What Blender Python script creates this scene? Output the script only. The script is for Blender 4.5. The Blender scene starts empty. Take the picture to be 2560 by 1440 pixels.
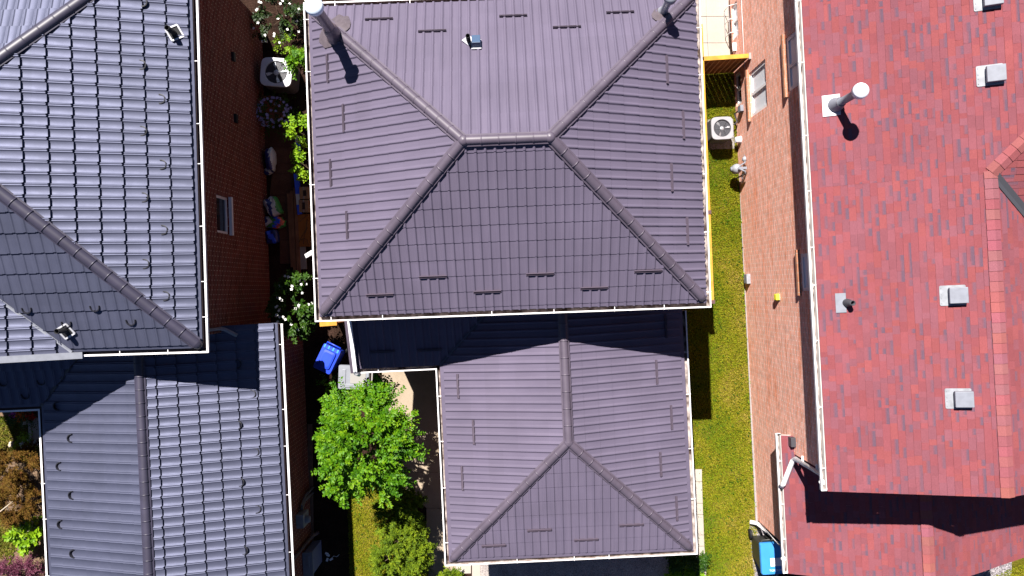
import bpy, bmesh, math, random
import numpy as np
from mathutils import Vector, Matrix

# ------------------------------------------------------------------ camera, sky, sun, exposure
S = bpy.context.scene
C = S.collection
CAM_Z, FPX = 20.5, 1800.0                      # camera height (m), focal length in photo pixels (2560 wide)
cam = bpy.data.cameras.new('camera'); camo = bpy.data.objects.new('camera', cam); C.objects.link(camo)
camo.location = (0, 0, CAM_Z); camo.rotation_euler = (0, 0, 0)
cam.sensor_width = 36.0; cam.lens = FPX / 2560 * 36.0
cam.clip_start = 0.1; cam.clip_end = 500
S.camera = camo
LIGHT = Vector((0.28, -0.61, -1.0))            # direction the sunlight travels
elev = math.atan2(1.0, math.hypot(LIGHT.x, LIGHT.y)); azim = math.atan2(-LIGHT.x, -LIGHT.y)
W = bpy.data.worlds.new('World'); S.world = W; W.use_nodes = True
nt = W.node_tree; bg = nt.nodes['Background']
sky = nt.nodes.new('ShaderNodeTexSky'); sky.sky_type = 'NISHITA'; sky.sun_disc = False
sky.sun_elevation = elev; sky.sun_rotation = azim; sky.air_density = 0.36; sky.dust_density = 0.1; sky.ozone_density = 2.5
nt.links.new(sky.outputs[0], bg.inputs[0]); bg.inputs[1].default_value = 0.05
sun = bpy.data.lights.new('sun', 'SUN'); suno = bpy.data.objects.new('sun', sun); C.objects.link(suno)
sun.energy = 5.0; sun.angle = math.radians(0.5); sun.color = (1.0, 0.95, 0.88)
suno.rotation_euler = LIGHT.to_track_quat('-Z', 'Y').to_euler(); suno.location = (-10, 20, 40)
S.view_settings.view_transform = 'Standard'; S.view_settings.look = 'None'
S.view_settings.exposure = 1.25; S.view_settings.gamma = 1.0
S.cycles.max_bounces = 6; S.cycles.diffuse_bounces = 2

rnd = random.Random(7)

# ------------------------------------------------------------------ helpers
def P(px, py, h=0.0):
    """world point seen at photo pixel (px, py) if it stands at height h"""
    d = CAM_Z - h
    return Vector(((px - 1280) * d / FPX, -(py - 720) * d / FPX, h))

class Frame:
    def __init__(s, ox, oy, a):
        s.o = Vector((ox, oy, 0)); s.ex = Vector((math.cos(a), math.sin(a), 0)); s.ey = Vector((-math.sin(a), math.cos(a), 0)); s.a = a
    def __call__(s, x, y, z=0.0):
        v = s.o + s.ex * x + s.ey * y; v.z = z; return v

def tag(o, label=None, cat=None, group=None, kind=None):
    if label: o['label'] = label
    if cat: o['category'] = cat
    if group: o['group'] = group
    if kind: o['kind'] = kind
    return o

def thing(name, label, cat, loc=(0, 0, 0), group=None):
    o = bpy.data.objects.new(name, None); C.objects.link(o); o.location = loc; o.empty_display_size = 0.3
    return tag(o, label, cat, group)

def finish(name, me, mats, parent=None, smooth=False):
    if not isinstance(mats, (list, tuple)): mats = [mats]
    for m in mats: me.materials.append(m)
    if smooth: me.polygons.foreach_set('use_smooth', [True] * len(me.polygons))
    o = bpy.data.objects.new(name, me); C.objects.link(o)
    if parent is not None:
        o.parent = parent
        if parent.type == 'EMPTY':
            o.matrix_parent_inverse = Matrix.Translation(-Vector(parent.location))
    return o

def obj(name, bm, mats, parent=None, smooth=False):
    me = bpy.data.meshes.new(name); bm.to_mesh(me); bm.free()
    return finish(name, me, mats, parent, smooth)

def NB(): return bmesh.new()

def box(bm, c, size, rz=0.0, bev=0.0, mi=0, M=None):
    m = (M if M is not None else Matrix.Translation(Vector(c)) @ Matrix.Rotation(rz, 4, 'Z')) @ Matrix.Diagonal((*size, 1))
    r = bmesh.ops.create_cube(bm, size=1.0, matrix=m)
    fs = {f for v in r['verts'] for f in v.link_faces}
    for f in fs: f.material_index = mi
    if bev:
        es = {e for v in r['verts'] for e in v.link_edges}
        bmesh.ops.bevel(bm, geom=list(es), offset=bev, segments=2, affect='EDGES', profile=0.6)

def prism(bm, pts, z0, z1, mi=0):
    b = [bm.verts.new((p[0], p[1], z0)) for p in pts]; t = [bm.verts.new((p[0], p[1], z1)) for p in pts]
    n = len(pts); fs = [bm.faces.new(t), bm.faces.new(b[::-1])]
    for i in range(n): fs.append(bm.faces.new((b[i], b[(i + 1) % n], t[(i + 1) % n], t[i])))
    for f in fs: f.material_index = mi

def beam(bm, a, b, w, h, up=Vector((0, 0, 1)), mi=0):
    a, b = Vector(a), Vector(b); x = (b - a); L = x.length; x.normalize()
    y = up.cross(x).normalized(); z = x.cross(y)
    M = Matrix((x, y, z)).transposed().to_4x4(); M.translation = (a + b) / 2
    box(bm, None, (L, w, h), M=M, mi=mi)

def tube(bm, pts, r, seg=8, mi=0, cap=True):
    pts = [Vector(p) for p in pts]; rings = []
    rr = r if isinstance(r, (list, tuple)) else [r] * len(pts)
    for i, p in enumerate(pts):
        t = (pts[min(i + 1, len(pts) - 1)] - pts[max(i - 1, 0)]).normalized()
        a = t.cross(Vector((0, 0, 1)))
        if a.length < 1e-3: a = Vector((1, 0, 0))
        a.normalize(); b = t.cross(a)
        rings.append([bm.verts.new(p + (a * math.cos(k * math.tau / seg) + b * math.sin(k * math.tau / seg)) * rr[i]) for k in range(seg)])
    for A, B in zip(rings, rings[1:]):
        for k in range(seg):
            f = bm.faces.new((A[k], A[(k + 1) % seg], B[(k + 1) % seg], B[k])); f.material_index = mi; f.smooth = True
    if cap:
        for R in (rings[0], rings[-1]):
            f = bm.faces.new(R); f.material_index = mi

def lathe(bm, c, prof, seg=20, mi=0, axis=None):
    c = Vector(c); z = Vector(axis).normalized() if axis is not None else Vector((0, 0, 1))
    a = z.orthogonal().normalized(); b = z.cross(a); rings = []
    for r, h in prof:
        rings.append([bm.verts.new(c + z * h + (a * math.cos(k * math.tau / seg) + b * math.sin(k * math.tau / seg)) * max(r, 1e-4)) for k in range(seg)])
    for A, B in zip(rings, rings[1:]):
        for k in range(seg):
            f = bm.faces.new((A[k], A[(k + 1) % seg], B[(k + 1) % seg], B[k])); f.material_index = mi; f.smooth = True

def rounded(w, h, r, n=5):
    pts = []
    for cx, cy, a0 in ((w / 2 - r, h / 2 - r, 0), (-w / 2 + r, h / 2 - r, 90), (-w / 2 + r, -h / 2 + r, 180), (w / 2 - r, -h / 2 + r, 270)):
        for k in range(n + 1):
            a = math.radians(a0 + 90 * k / n); pts.append((cx + r * math.cos(a), cy + r * math.sin(a)))
    return pts

def xf(pts, c, rz):
    ca, sa = math.cos(rz), math.sin(rz)
    return [(c[0] + x * ca - y * sa, c[1] + x * sa + y * ca) for x, y in pts]

def fixn(bm): bmesh.ops.recalc_face_normals(bm, faces=bm.faces)

# ------------------------------------------------------------------ materials
def mat(name, col, rough=0.7, var=0.0, nscale=6.0, spec=0.3, bump=0.0, bscale=60.0, metal=0.0, col2=None, attr=None, detail=4.0):
    m = bpy.data.materials.new(name); m.use_nodes = True; N = m.node_tree.nodes; L = m.node_tree.links
    b = N['Principled BSDF']; b.inputs['Roughness'].default_value = rough; b.inputs['Metallic'].default_value = metal
    b.inputs['Specular IOR Level'].default_value = spec
    b.inputs['Base Color'].default_value = (*col, 1)
    src = None
    if attr:
        a = N.new('ShaderNodeVertexColor'); a.layer_name = attr; src = a.outputs['Color']
    if var > 0 or col2:
        tc = N.new('ShaderNodeTexCoord'); no = N.new('ShaderNodeTexNoise'); no.inputs['Scale'].default_value = nscale; no.inputs['Detail'].default_value = detail
        L.new(tc.outputs['Object'], no.inputs['Vector'])
        rp = N.new('ShaderNodeValToRGB'); c2 = col2 or tuple(c * (1 - var) for c in col); c1 = tuple(min(1, c * (1 + var * 0.5)) for c in col) if not col2 else col
        rp.color_ramp.elements[0].position = 0.35; rp.color_ramp.elements[1].position = 0.65
        rp.color_ramp.elements[0].color = (*c2, 1); rp.color_ramp.elements[1].color = (*c1, 1)
        L.new(no.outputs[0], rp.inputs[0])
        if src is not None:
            mx = N.new('ShaderNodeMix'); mx.data_type = 'RGBA'; mx.blend_type = 'MULTIPLY'; mx.inputs[0].default_value = 1.0
            L.new(src, mx.inputs[6]); L.new(rp.outputs[0], mx.inputs[7]); src = mx.outputs[2]
        else: src = rp.outputs[0]
    if src is not None: L.new(src, b.inputs['Base Color'])
    if bump > 0:
        tc = N.new('ShaderNodeTexCoord'); no = N.new('ShaderNodeTexNoise'); no.inputs['Scale'].default_value = bscale; no.inputs['Detail'].default_value = 5
        L.new(tc.outputs['Object'], no.inputs['Vector'])
        bp = N.new('ShaderNodeBump'); bp.inputs['Strength'].default_value = 0.6; bp.inputs['Distance'].default_value = bump
        L.new(no.outputs[0], bp.inputs['Height']); L.new(bp.outputs[0], b.inputs['Normal'])
    return m

def brick_mat(name, c1, c2, mortar, stain, stain_amt=0.5, pale=None):
    m = bpy.data.materials.new(name); m.use_nodes = True; N = m.node_tree.nodes; L = m.node_tree.links
    b = N['Principled BSDF']; b.inputs['Roughness'].default_value = 0.9; b.inputs['Specular IOR Level'].default_value = 0.15
    uv = N.new('ShaderNodeUVMap'); uv.uv_map = 'UVMap'
    br = N.new('ShaderNodeTexBrick'); L.new(uv.outputs[0], br.inputs['Vector'])
    br.inputs['Scale'].default_value = 1.0; br.inputs['Brick Width'].default_value = 0.225; br.inputs['Row Height'].default_value = 0.078
    br.inputs['Mortar Size'].default_value = 0.009; br.inputs['Mortar Smooth'].default_value = 0.2; br.inputs['Bias'].default_value = -0.1
    br.inputs['Color1'].default_value = (*c1, 1); br.inputs['Color2'].default_value = (*c2, 1); br.inputs['Mortar'].default_value = (*mortar, 1)
    # long stains that follow the courses
    mp = N.new('ShaderNodeMapping'); mp.inputs['Scale'].default_value = (0.35, 2.6, 1); L.new(uv.outputs[0], mp.inputs[0])
    no = N.new('ShaderNodeTexNoise'); no.inputs['Scale'].default_value = 1.3; no.inputs['Detail'].default_value = 7; no.inputs['Roughness'].default_value = 0.65
    L.new(mp.outputs[0], no.inputs['Vector'])
    rp = N.new('ShaderNodeValToRGB'); rp.color_ramp.elements[0].position = 0.5; rp.color_ramp.elements[1].position = 0.68
    L.new(no.outputs[0], rp.inputs[0])
    ml = N.new('ShaderNodeMath'); ml.operation = 'MULTIPLY'; ml.inputs[1].default_value = stain_amt; L.new(rp.outputs[0], ml.inputs[0])
    mx = N.new('ShaderNodeMix'); mx.data_type = 'RGBA'; L.new(ml.outputs[0], mx.inputs[0]); L.new(br.outputs['Color'], mx.inputs[6]); mx.inputs[7].default_value = (*stain, 1)
    # pale / dark single bricks
    n2 = N.new('ShaderNodeTexNoise'); n2.inputs['Scale'].default_value = 9; n2.inputs['Detail'].default_value = 2
    mp2 = N.new('ShaderNodeMapping'); mp2.inputs['Scale'].default_value = (0.5, 1.5, 1); L.new(uv.outputs[0], mp2.inputs[0]); L.new(mp2.outputs[0], n2.inputs['Vector'])
    r2 = N.new('ShaderNodeValToRGB'); r2.color_ramp.elements[0].position = 0.35; r2.color_ramp.elements[1].position = 0.7
    r2.color_ramp.elements[0].color = (0.72, 0.72, 0.72, 1); r2.color_ramp.elements[1].color = (1.12, 1.1, 1.1, 1)
    L.new(n2.outputs[0], r2.inputs[0])
    m2 = N.new('ShaderNodeMix'); m2.data_type = 'RGBA'; m2.blend_type = 'MULTIPLY'; m2.inputs[0].default_value = 1.0
    L.new(mx.outputs[2], m2.inputs[6]); L.new(r2.outputs[0], m2.inputs[7]); L.new(m2.outputs[2], b.inputs['Base Color'])
    bp = N.new('ShaderNodeBump'); bp.inputs['Strength'].default_value = 0.8; bp.inputs['Distance'].default_value = 0.008; bp.invert = True
    L.new(br.outputs['Fac'], bp.inputs['Height']); L.new(bp.outputs[0], b.inputs['Normal'])
    return m

def leaf_mat(name, ramp, trans=0.35, rough=0.5):
    """leaf colour picked per leaf from the random attribute 'rnd'"""
    m = bpy.data.materials.new(name); m.use_nodes = True; N = m.node_tree.nodes; L = m.node_tree.links
    b = N['Principled BSDF']; b.inputs['Roughness'].default_value = rough; b.inputs['Specular IOR Level'].default_value = 0.25
    a = N.new('ShaderNodeVertexColor'); a.layer_name = 'rnd'
    rp = N.new('ShaderNodeValToRGB'); cr = rp.color_ramp
    while len(cr.elements) < len(ramp): cr.elements.new(0.5)
    for i, c in enumerate(ramp): cr.elements[i].position = i / (len(ramp) - 1); cr.elements[i].color = (*c, 1)
    L.new(a.outputs['Color'], rp.inputs[0]); L.new(rp.outputs[0], b.inputs['Base Color'])
    if trans > 0:
        t = N.new('ShaderNodeBsdfTranslucent'); L.new(rp.outputs[0], t.inputs['Color'])
        mx = N.new('ShaderNodeMixShader'); mx.inputs[0].default_value = trans
        L.new(b.outputs[0], mx.inputs[1]); L.new(t.outputs[0], mx.inputs[2]); L.new(mx.outputs[0], N['Material Output'].inputs[0])
    return m

def patch_mat(name, cols, scale, rough=0.95, bump=0.01, fine=70, speck=0.35):
    """soil, concrete, asphalt: two noises, large blotches and fine speckle"""
    m = bpy.data.materials.new(name); m.use_nodes = True; N = m.node_tree.nodes; L = m.node_tree.links
    b = N['Principled BSDF']; b.inputs['Roughness'].default_value = rough; b.inputs['Specular IOR Level'].default_value = 0.1
    tc = N.new('ShaderNodeTexCoord'); no = N.new('ShaderNodeTexNoise'); no.inputs['Scale'].default_value = scale; no.inputs['Detail'].default_value = 6; no.inputs['Roughness'].default_value = 0.6
    L.new(tc.outputs['Object'], no.inputs['Vector'])
    rp = N.new('ShaderNodeValToRGB'); cr = rp.color_ramp
    while len(cr.elements) < len(cols): cr.elements.new(0.5)
    for i, c in enumerate(cols): cr.elements[i].position = 0.3 + 0.4 * i / (len(cols) - 1); cr.elements[i].color = (*c, 1)
    L.new(no.outputs[0], rp.inputs[0])
    nf = N.new('ShaderNodeTexNoise'); nf.inputs['Scale'].default_value = fine; nf.inputs['Detail'].default_value = 3; L.new(tc.outputs['Object'], nf.inputs['Vector'])
    r2 = N.new('ShaderNodeValToRGB'); r2.color_ramp.elements[0].position = 0.35; r2.color_ramp.elements[1].position = 0.65
    r2.color_ramp.elements[0].color = (1 - speck,) * 3 + (1,); r2.color_ramp.elements[1].color = (1 + speck * 0.4,) * 3 + (1,)
    L.new(nf.outputs[0], r2.inputs[0])
    mx = N.new('ShaderNodeMix'); mx.data_type = 'RGBA'; mx.blend_type = 'MULTIPLY'; mx.inputs[0].default_value = 1
    L.new(rp.outputs[0], mx.inputs[6]); L.new(r2.outputs[0], mx.inputs[7]); L.new(mx.outputs[2], b.inputs['Base Color'])
    bp = N.new('ShaderNodeBump'); bp.inputs['Distance'].default_value = bump; bp.inputs['Strength'].default_value = 0.7
    L.new(nf.outputs[0], bp.inputs['Height']); L.new(bp.outputs[0], b.inputs['Normal'])
    return m

def metal_tile(name, col, rough, spec=0.5, metal=0.0):
    m = bpy.data.materials.new(name); m.use_nodes = True; N = m.node_tree.nodes; L = m.node_tree.links
    b = N['Principled BSDF']; b.inputs['Specular IOR Level'].default_value = spec; b.inputs['Metallic'].default_value = metal
    tc = N.new('ShaderNodeTexCoord')
    no = N.new('ShaderNodeTexNoise'); no.inputs['Scale'].default_value = 1.1; no.inputs['Detail'].default_value = 6; L.new(tc.outputs['Object'], no.inputs['Vector'])
    rp = N.new('ShaderNodeValToRGB'); rp.color_ramp.elements[0].position = 0.3; rp.color_ramp.elements[1].position = 0.7
    rp.color_ramp.elements[0].color = (*[c * 0.93 for c in col], 1); rp.color_ramp.elements[1].color = (*[c * 1.06 for c in col], 1)
    L.new(no.outputs[0], rp.inputs[0])
    uv = N.new('ShaderNodeUVMap'); uv.uv_map = 'UVMap'
    # each pressed sheet weathers a little differently
    wn = N.new('ShaderNodeTexBrick'); wn.inputs['Scale'].default_value = 1; wn.inputs['Brick Width'].default_value = 1.3; wn.inputs['Row Height'].default_value = 0.37
    wn.inputs['Mortar Size'].default_value = 0.0; wn.inputs['Color1'].default_value = (0.965, 0.965, 0.965, 1); wn.inputs['Color2'].default_value = (1.035, 1.03, 1.04, 1)
    L.new(uv.outputs[0], wn.inputs['Vector'])
    mx = N.new('ShaderNodeMix'); mx.data_type = 'RGBA'; mx.blend_type = 'MULTIPLY'; mx.inputs[0].default_value = 1
    L.new(rp.outputs[0], mx.inputs[6]); L.new(wn.outputs['Color'], mx.inputs[7]); L.new(mx.outputs[2], b.inputs['Base Color'])
    mp = N.new('ShaderNodeMapping'); mp.inputs['Scale'].default_value = (5.0, 0.35, 1); L.new(uv.outputs[0], mp.inputs[0])
    ns = N.new('ShaderNodeTexNoise'); ns.inputs['Scale'].default_value = 1.6; ns.inputs['Detail'].default_value = 6; ns.inputs['Roughness'].default_value = .7; L.new(mp.outputs[0], ns.inputs['Vector'])
    rs = N.new('ShaderNodeValToRGB'); rs.color_ramp.elements[0].position = .36; rs.color_ramp.elements[1].position = .62
    rs.color_ramp.elements[0].color = (.9, .905, .915, 1); rs.color_ramp.elements[1].color = (1.04, 1.04, 1.03, 1); L.new(ns.outputs[0], rs.inputs[0])
    m3 = N.new('ShaderNodeMix'); m3.data_type = 'RGBA'; m3.blend_type = 'MULTIPLY'; m3.inputs[0].default_value = 1
    L.new(mx.outputs[2], m3.inputs[6]); L.new(rs.outputs[0], m3.inputs[7]); L.new(m3.outputs[2], b.inputs['Base Color'])
    n2 = N.new('ShaderNodeTexNoise'); n2.inputs['Scale'].default_value = 5; n2.inputs['Detail'].default_value = 5; L.new(tc.outputs['Object'], n2.inputs['Vector'])
    mr = N.new('ShaderNodeMapRange'); mr.inputs['To Min'].default_value = rough - 0.06; mr.inputs['To Max'].default_value = rough + 0.08
    L.new(n2.outputs[0], mr.inputs[0]); L.new(mr.outputs[0], b.inputs['Roughness'])
    n3 = N.new('ShaderNodeTexNoise'); n3.inputs['Scale'].default_value = 180; L.new(tc.outputs['Object'], n3.inputs['Vector'])
    bp = N.new('ShaderNodeBump'); bp.inputs['Distance'].default_value = 0.002; bp.inputs['Strength'].default_value = 0.5
    L.new(n3.outputs[0], bp.inputs['Height']); L.new(bp.outputs[0], b.inputs['Normal'])
    return m

M_PLUM = metal_tile('plum_metal_tile', (0.108, 0.091, 0.136), 0.66, spec=0.14)
M_SLATE = metal_tile('slate_metal_tile', (0.083, 0.089, 0.142), 0.57, metal=0.55)
M_PLUMCAP = mat('plum_metal', (0.085, 0.068, 0.095), 0.45, var=0.15, nscale=3, spec=0.5)
M_SLATECAP = mat('slate_metal', (0.04, 0.036, 0.06), 0.45, var=0.15, nscale=3, spec=0.5)
M_GUARD = mat('guard_metal', (0.085, 0.066, 0.092), 0.5, spec=0.4)
M_GUARD2 = mat('guard_slate', (0.014, 0.014, 0.02), 0.5, spec=0.4)
M_SHINGLE = mat('red_shingle', (1, 1, 1), 0.95, var=0.28, nscale=95, spec=0.1, attr='Col', bump=0.003, bscale=220)
def add_broad(m, lo, hi, scale):
    N = m.node_tree.nodes; L = m.node_tree.links; b = N['Principled BSDF']; s = b.inputs['Base Color'].links[0].from_socket
    tc = N.new('ShaderNodeTexCoord'); no = N.new('ShaderNodeTexNoise'); no.inputs['Scale'].default_value = scale; no.inputs['Detail'].default_value = 6; no.inputs['Roughness'].default_value = .62
    L.new(tc.outputs['Object'], no.inputs['Vector'])
    rp = N.new('ShaderNodeValToRGB'); rp.color_ramp.elements[0].position = .33; rp.color_ramp.elements[1].position = .67
    rp.color_ramp.elements[0].color = (*lo, 1); rp.color_ramp.elements[1].color = (*hi, 1); L.new(no.outputs[0], rp.inputs[0])
    mx = N.new('ShaderNodeMix'); mx.data_type = 'RGBA'; mx.blend_type = 'MULTIPLY'; mx.inputs[0].default_value = 1
    L.new(s, mx.inputs[6]); L.new(rp.outputs[0], mx.inputs[7]); L.new(mx.outputs[2], b.inputs['Base Color'])
add_broad(M_SHINGLE, (1.02, 1.06, 1.08), (1.2, 1.24, 1.24), .55)
M_WHITE = mat('white_aluminium', (0.8, 0.78, 0.8), 0.45, var=0.06, nscale=9)
M_WHITE2 = mat('dirty_white_aluminium', (0.72, 0.68, 0.68), 0.6, nscale=7, col2=(0.33, 0.22, 0.17))
M_DEBRIS = mat('gutter_bottom', (0.42, 0.36, 0.34), 0.9, nscale=5, col2=(0.05, 0.03, 0.025))
M_SOFFIT = mat('brown_soffit', (0.10, 0.065, 0.065), 0.7, var=0.1)
M_WSOFFIT = mat('white_soffit', (0.6, 0.57, 0.55), 0.7)
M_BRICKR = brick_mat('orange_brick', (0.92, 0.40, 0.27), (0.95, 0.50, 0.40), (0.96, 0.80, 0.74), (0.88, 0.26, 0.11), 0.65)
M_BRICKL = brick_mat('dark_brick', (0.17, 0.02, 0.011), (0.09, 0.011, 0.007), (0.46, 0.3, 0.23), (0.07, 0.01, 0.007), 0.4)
M_BRICKM = brick_mat('brown_brick', (0.3, 0.1, 0.06), (0.22, 0.07, 0.045), (0.5, 0.42, 0.36), (0.16, 0.05, 0.03), 0.4)
M_FOUND = patch_mat('foundation_concrete', [(0.25, 0.23, 0.235), (0.32, 0.29, 0.295)], 2.0, speck=0.1, bump=.001)
M_CONC = patch_mat('pale_concrete', [(0.27, 0.215, 0.155), (0.33, 0.265, 0.2), (0.3, 0.245, 0.19)], 1.4, speck=0.1, fine=50, bump=.001)
M_CONC2 = patch_mat('white_concrete', [(0.34, 0.30, 0.26), (0.4, 0.36, 0.32)], 1.2, speck=0.08, fine=50, bump=.001)
M_SLAB = patch_mat('brown_paving_slab', [(0.09, 0.04, 0.028), (0.14, 0.07, 0.048)], 3.0, speck=0.3, fine=40)
M_ASPH = patch_mat('driveway_asphalt', [(0.26, 0.225, 0.225), (0.34, 0.3, 0.29), (0.4, 0.35, 0.33)], 2.5, speck=0.5, fine=45)
M_SOIL = patch_mat('garden_soil', [(0.016, 0.009, 0.007), (0.03, 0.016, 0.011), (0.045, 0.024, 0.018)], 2.2, speck=0.5, fine=28, bump=0.03)
M_DRYSOIL = patch_mat('dry_soil', [(0.12, 0.075, 0.045), (0.18, 0.12, 0.08), (0.09, 0.055, 0.03)], 3.0, speck=0.45, fine=30, bump=0.03)
M_TURF = patch_mat('lawn_turf', [(0.06, 0.065, 0.004), (0.11, 0.1, 0.008), (0.17, 0.135, 0.03)], 1.6, speck=0.6, fine=42, bump=0.03)
M_GRAVEL = patch_mat('gravel', [(0.2, 0.18, 0.2), (0.36, 0.33, 0.34)], 9.0, speck=0.7, fine=24, bump=0.03)
M_FENCE = mat('yellow_cedar', (0.55, 0.29, 0.04), 0.75, nscale=4, col2=(0.42, 0.2, 0.03))
M_FENCED = mat('brown_fence_board', (0.26, 0.09, 0.02), 0.8, nscale=5, col2=(0.17, 0.055, 0.015))
M_POST = mat('dark_post', (0.10, 0.055, 0.055), 0.8)
M_GALV = mat('galvanised', (0.26, 0.27, 0.3), 0.45, var=0.2, nscale=8)
M_VENT = mat('grey_vent', (0.2, 0.21, 0.25), 0.5, var=0.1, nscale=9)
M_CHROME = mat('bright_flashing', (0.5, 0.5, 0.54), 0.35, var=.15, nscale=9, metal=0.3)
M_BLACK = mat('black_rubber', (0.012, 0.012, 0.014), 0.6)
M_DARK = mat('dark_metal', (0.05, 0.05, 0.06), 0.5)
M_SEAL = mat('roof_sealant', (0.095, 0.075, 0.085), 0.3, var=0.15, nscale=14, spec=0.6)
M_PIPE = mat('plum_pipe', (0.16, 0.12, 0.14), 0.35, var=0.15, nscale=6, spec=0.6)
M_GPIPE = mat('grey_pipe', (0.3, 0.31, 0.35), 0.4, var=0.1)
M_CAPB = mat('pale_cap', (0.62, 0.7, 0.82), 0.3, var=0.05, spec=0.6)
M_BLUE = mat('blue_plastic', (0.012, 0.05, 0.55), 0.4, var=0.15, nscale=4, spec=0.5)
M_BLUELID = mat('sky_blue_plastic', (0.04, 0.24, 0.62), 0.4, var=0.06, nscale=4, spec=0.5)
M_GREYBIN = mat('grey_plastic', (0.2, 0.21, 0.245), 0.45, var=0.08, nscale=5, spec=0.4)
M_BINBODY = mat('dark_bin_plastic', (0.035, 0.035, 0.032), 0.45, spec=0.4)
M_STICK = mat('white_sticker', (0.75, 0.76, 0.8), 0.6)
M_BEIGE = mat('beige_panel', (0.26, 0.25, 0.24), 0.6)
M_AC = mat('ac_enamel', (0.3, 0.295, 0.32), 0.45, var=0.06)
M_ACW = mat('white_enamel', (0.7, 0.7, 0.76), 0.45, var=0.06)
M_FAN = mat('fan_metal', (0.4, 0.4, 0.43), 0.35, metal=0.4)
M_GLASS = mat('window_glass', (0.02, 0.025, 0.035), 0.06, spec=0.8)
M_BLIND = mat('white_blind', (0.72, 0.76, 0.82), 0.4, spec=0.5)
M_GREYPANE = mat('grey_pane', (0.3, 0.34, 0.4), 0.2, spec=0.6)
M_WOOD = mat('lumber', (0.22, 0.11, 0.06), 0.85, nscale=3, col2=(0.15, 0.07, 0.04))
M_PLY = mat('orange_plywood', (0.30, 0.12, 0.025), 0.8, nscale=3, col2=(0.24, 0.09, 0.018))
M_CARD = mat('cardboard', (0.3, 0.19, 0.11), 0.9, var=0.12)
M_INK = mat('dark_ink', (0.03, 0.02, 0.02), 0.9)
M_BAGW = mat('white_film', (0.6, 0.62, 0.62), 0.3, spec=0.6)
M_BAGG = mat('green_film', (0.05, 0.28, 0.07), 0.3, spec=0.6)
M_BAGB = mat('blue_film', (0.03, 0.11, 0.85), 0.3, spec=0.6)
M_BAGR = mat('red_film', (0.55, 0.1, 0.06), 0.3, spec=0.6)
M_BAGK = mat('navy_film', (0.015, 0.03, 0.16), 0.3, spec=0.6)
M_YELL = mat('yellow_plastic', (0.8, 0.72, 0.05), 0.5)
M_TERRA = mat('terracotta', (0.3, 0.09, 0.04), 0.8)
M_BARK = mat('bark', (0.10, 0.07, 0.045), 0.9, var=0.3, nscale=12)
M_TWIG = mat('pale_twig', (0.42, 0.36, 0.28), 0.9)
M_STONE = mat('pale_stone', (0.5, 0.42, 0.32), 0.9, var=0.2, nscale=9, bump=0.01, bscale=20)
L_TREE = leaf_mat('tree_leaf', [(0.02, 0.075, 0.002), (0.055, 0.17, 0.003), (0.11, 0.25, 0.004), (0.2, 0.32, 0.006)], 0.3)
L_DARK = leaf_mat('shrub_leaf', [(0.012, 0.045, 0.004), (0.03, 0.08, 0.005), (0.06, 0.12, 0.008)], 0.2)
L_SHADE = leaf_mat('shaded_leaf', [(0.004, 0.014, 0.002), (0.012, 0.03, 0.003), (0.035, 0.07, 0.006)], 0.1)  # darker copy of the shrub leaf, the alley's shade put into its colour
L_JUN = leaf_mat('juniper_leaf', [(0.035, 0.075, 0.002), (0.10, 0.16, 0.003), (0.21, 0.27, 0.004)], 0.2, 0.7)
L_LIME = leaf_mat('lime_leaf', [(0.10, 0.24, 0.008), (0.2, 0.36, 0.008), (0.33, 0.46, 0.02)], 0.35)
L_RUST = leaf_mat('rust_leaf', [(0.06, 0.018, 0.004), (0.11, 0.05, 0.005), (0.13, 0.08, 0.008), (0.09, 0.025, 0.006)], 0.2, 0.8)
L_PURPLE = leaf_mat('purple_leaf', [(0.06, 0.015, 0.03), (0.12, 0.03, 0.06), (0.2, 0.06, 0.1)], 0.2)
L_GRASS = leaf_mat('grass_blade', [(0.10, 0.17, 0.003), (0.18, 0.21, 0.004), (0.26, 0.235, 0.009), (0.36, 0.27, 0.055)], 0.2, 0.7)
L_WILD = leaf_mat('wild_grass', [(0.07, 0.11, 0.006), (0.15, 0.16, 0.012), (0.24, 0.19, 0.04), (0.28, 0.18, 0.06)], 0.2, 0.7)
F_WHITE = mat('white_petal', (0.75, 0.74, 0.72), 0.7)
F_LILAC = mat('lilac_petal', (0.5, 0.42, 0.72), 0.7)
F_PINK = mat('pink_petal', (0.6, 0.42, 0.45), 0.7)
F_ORANGE = mat('orange_petal', (0.75, 0.16, 0.01), 0.7)
F_RED = mat('red_petal', (0.5, 0.02, 0.01), 0.7)
F_MAG = mat('magenta_petal', (0.5, 0.04, 0.32), 0.7)

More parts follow.
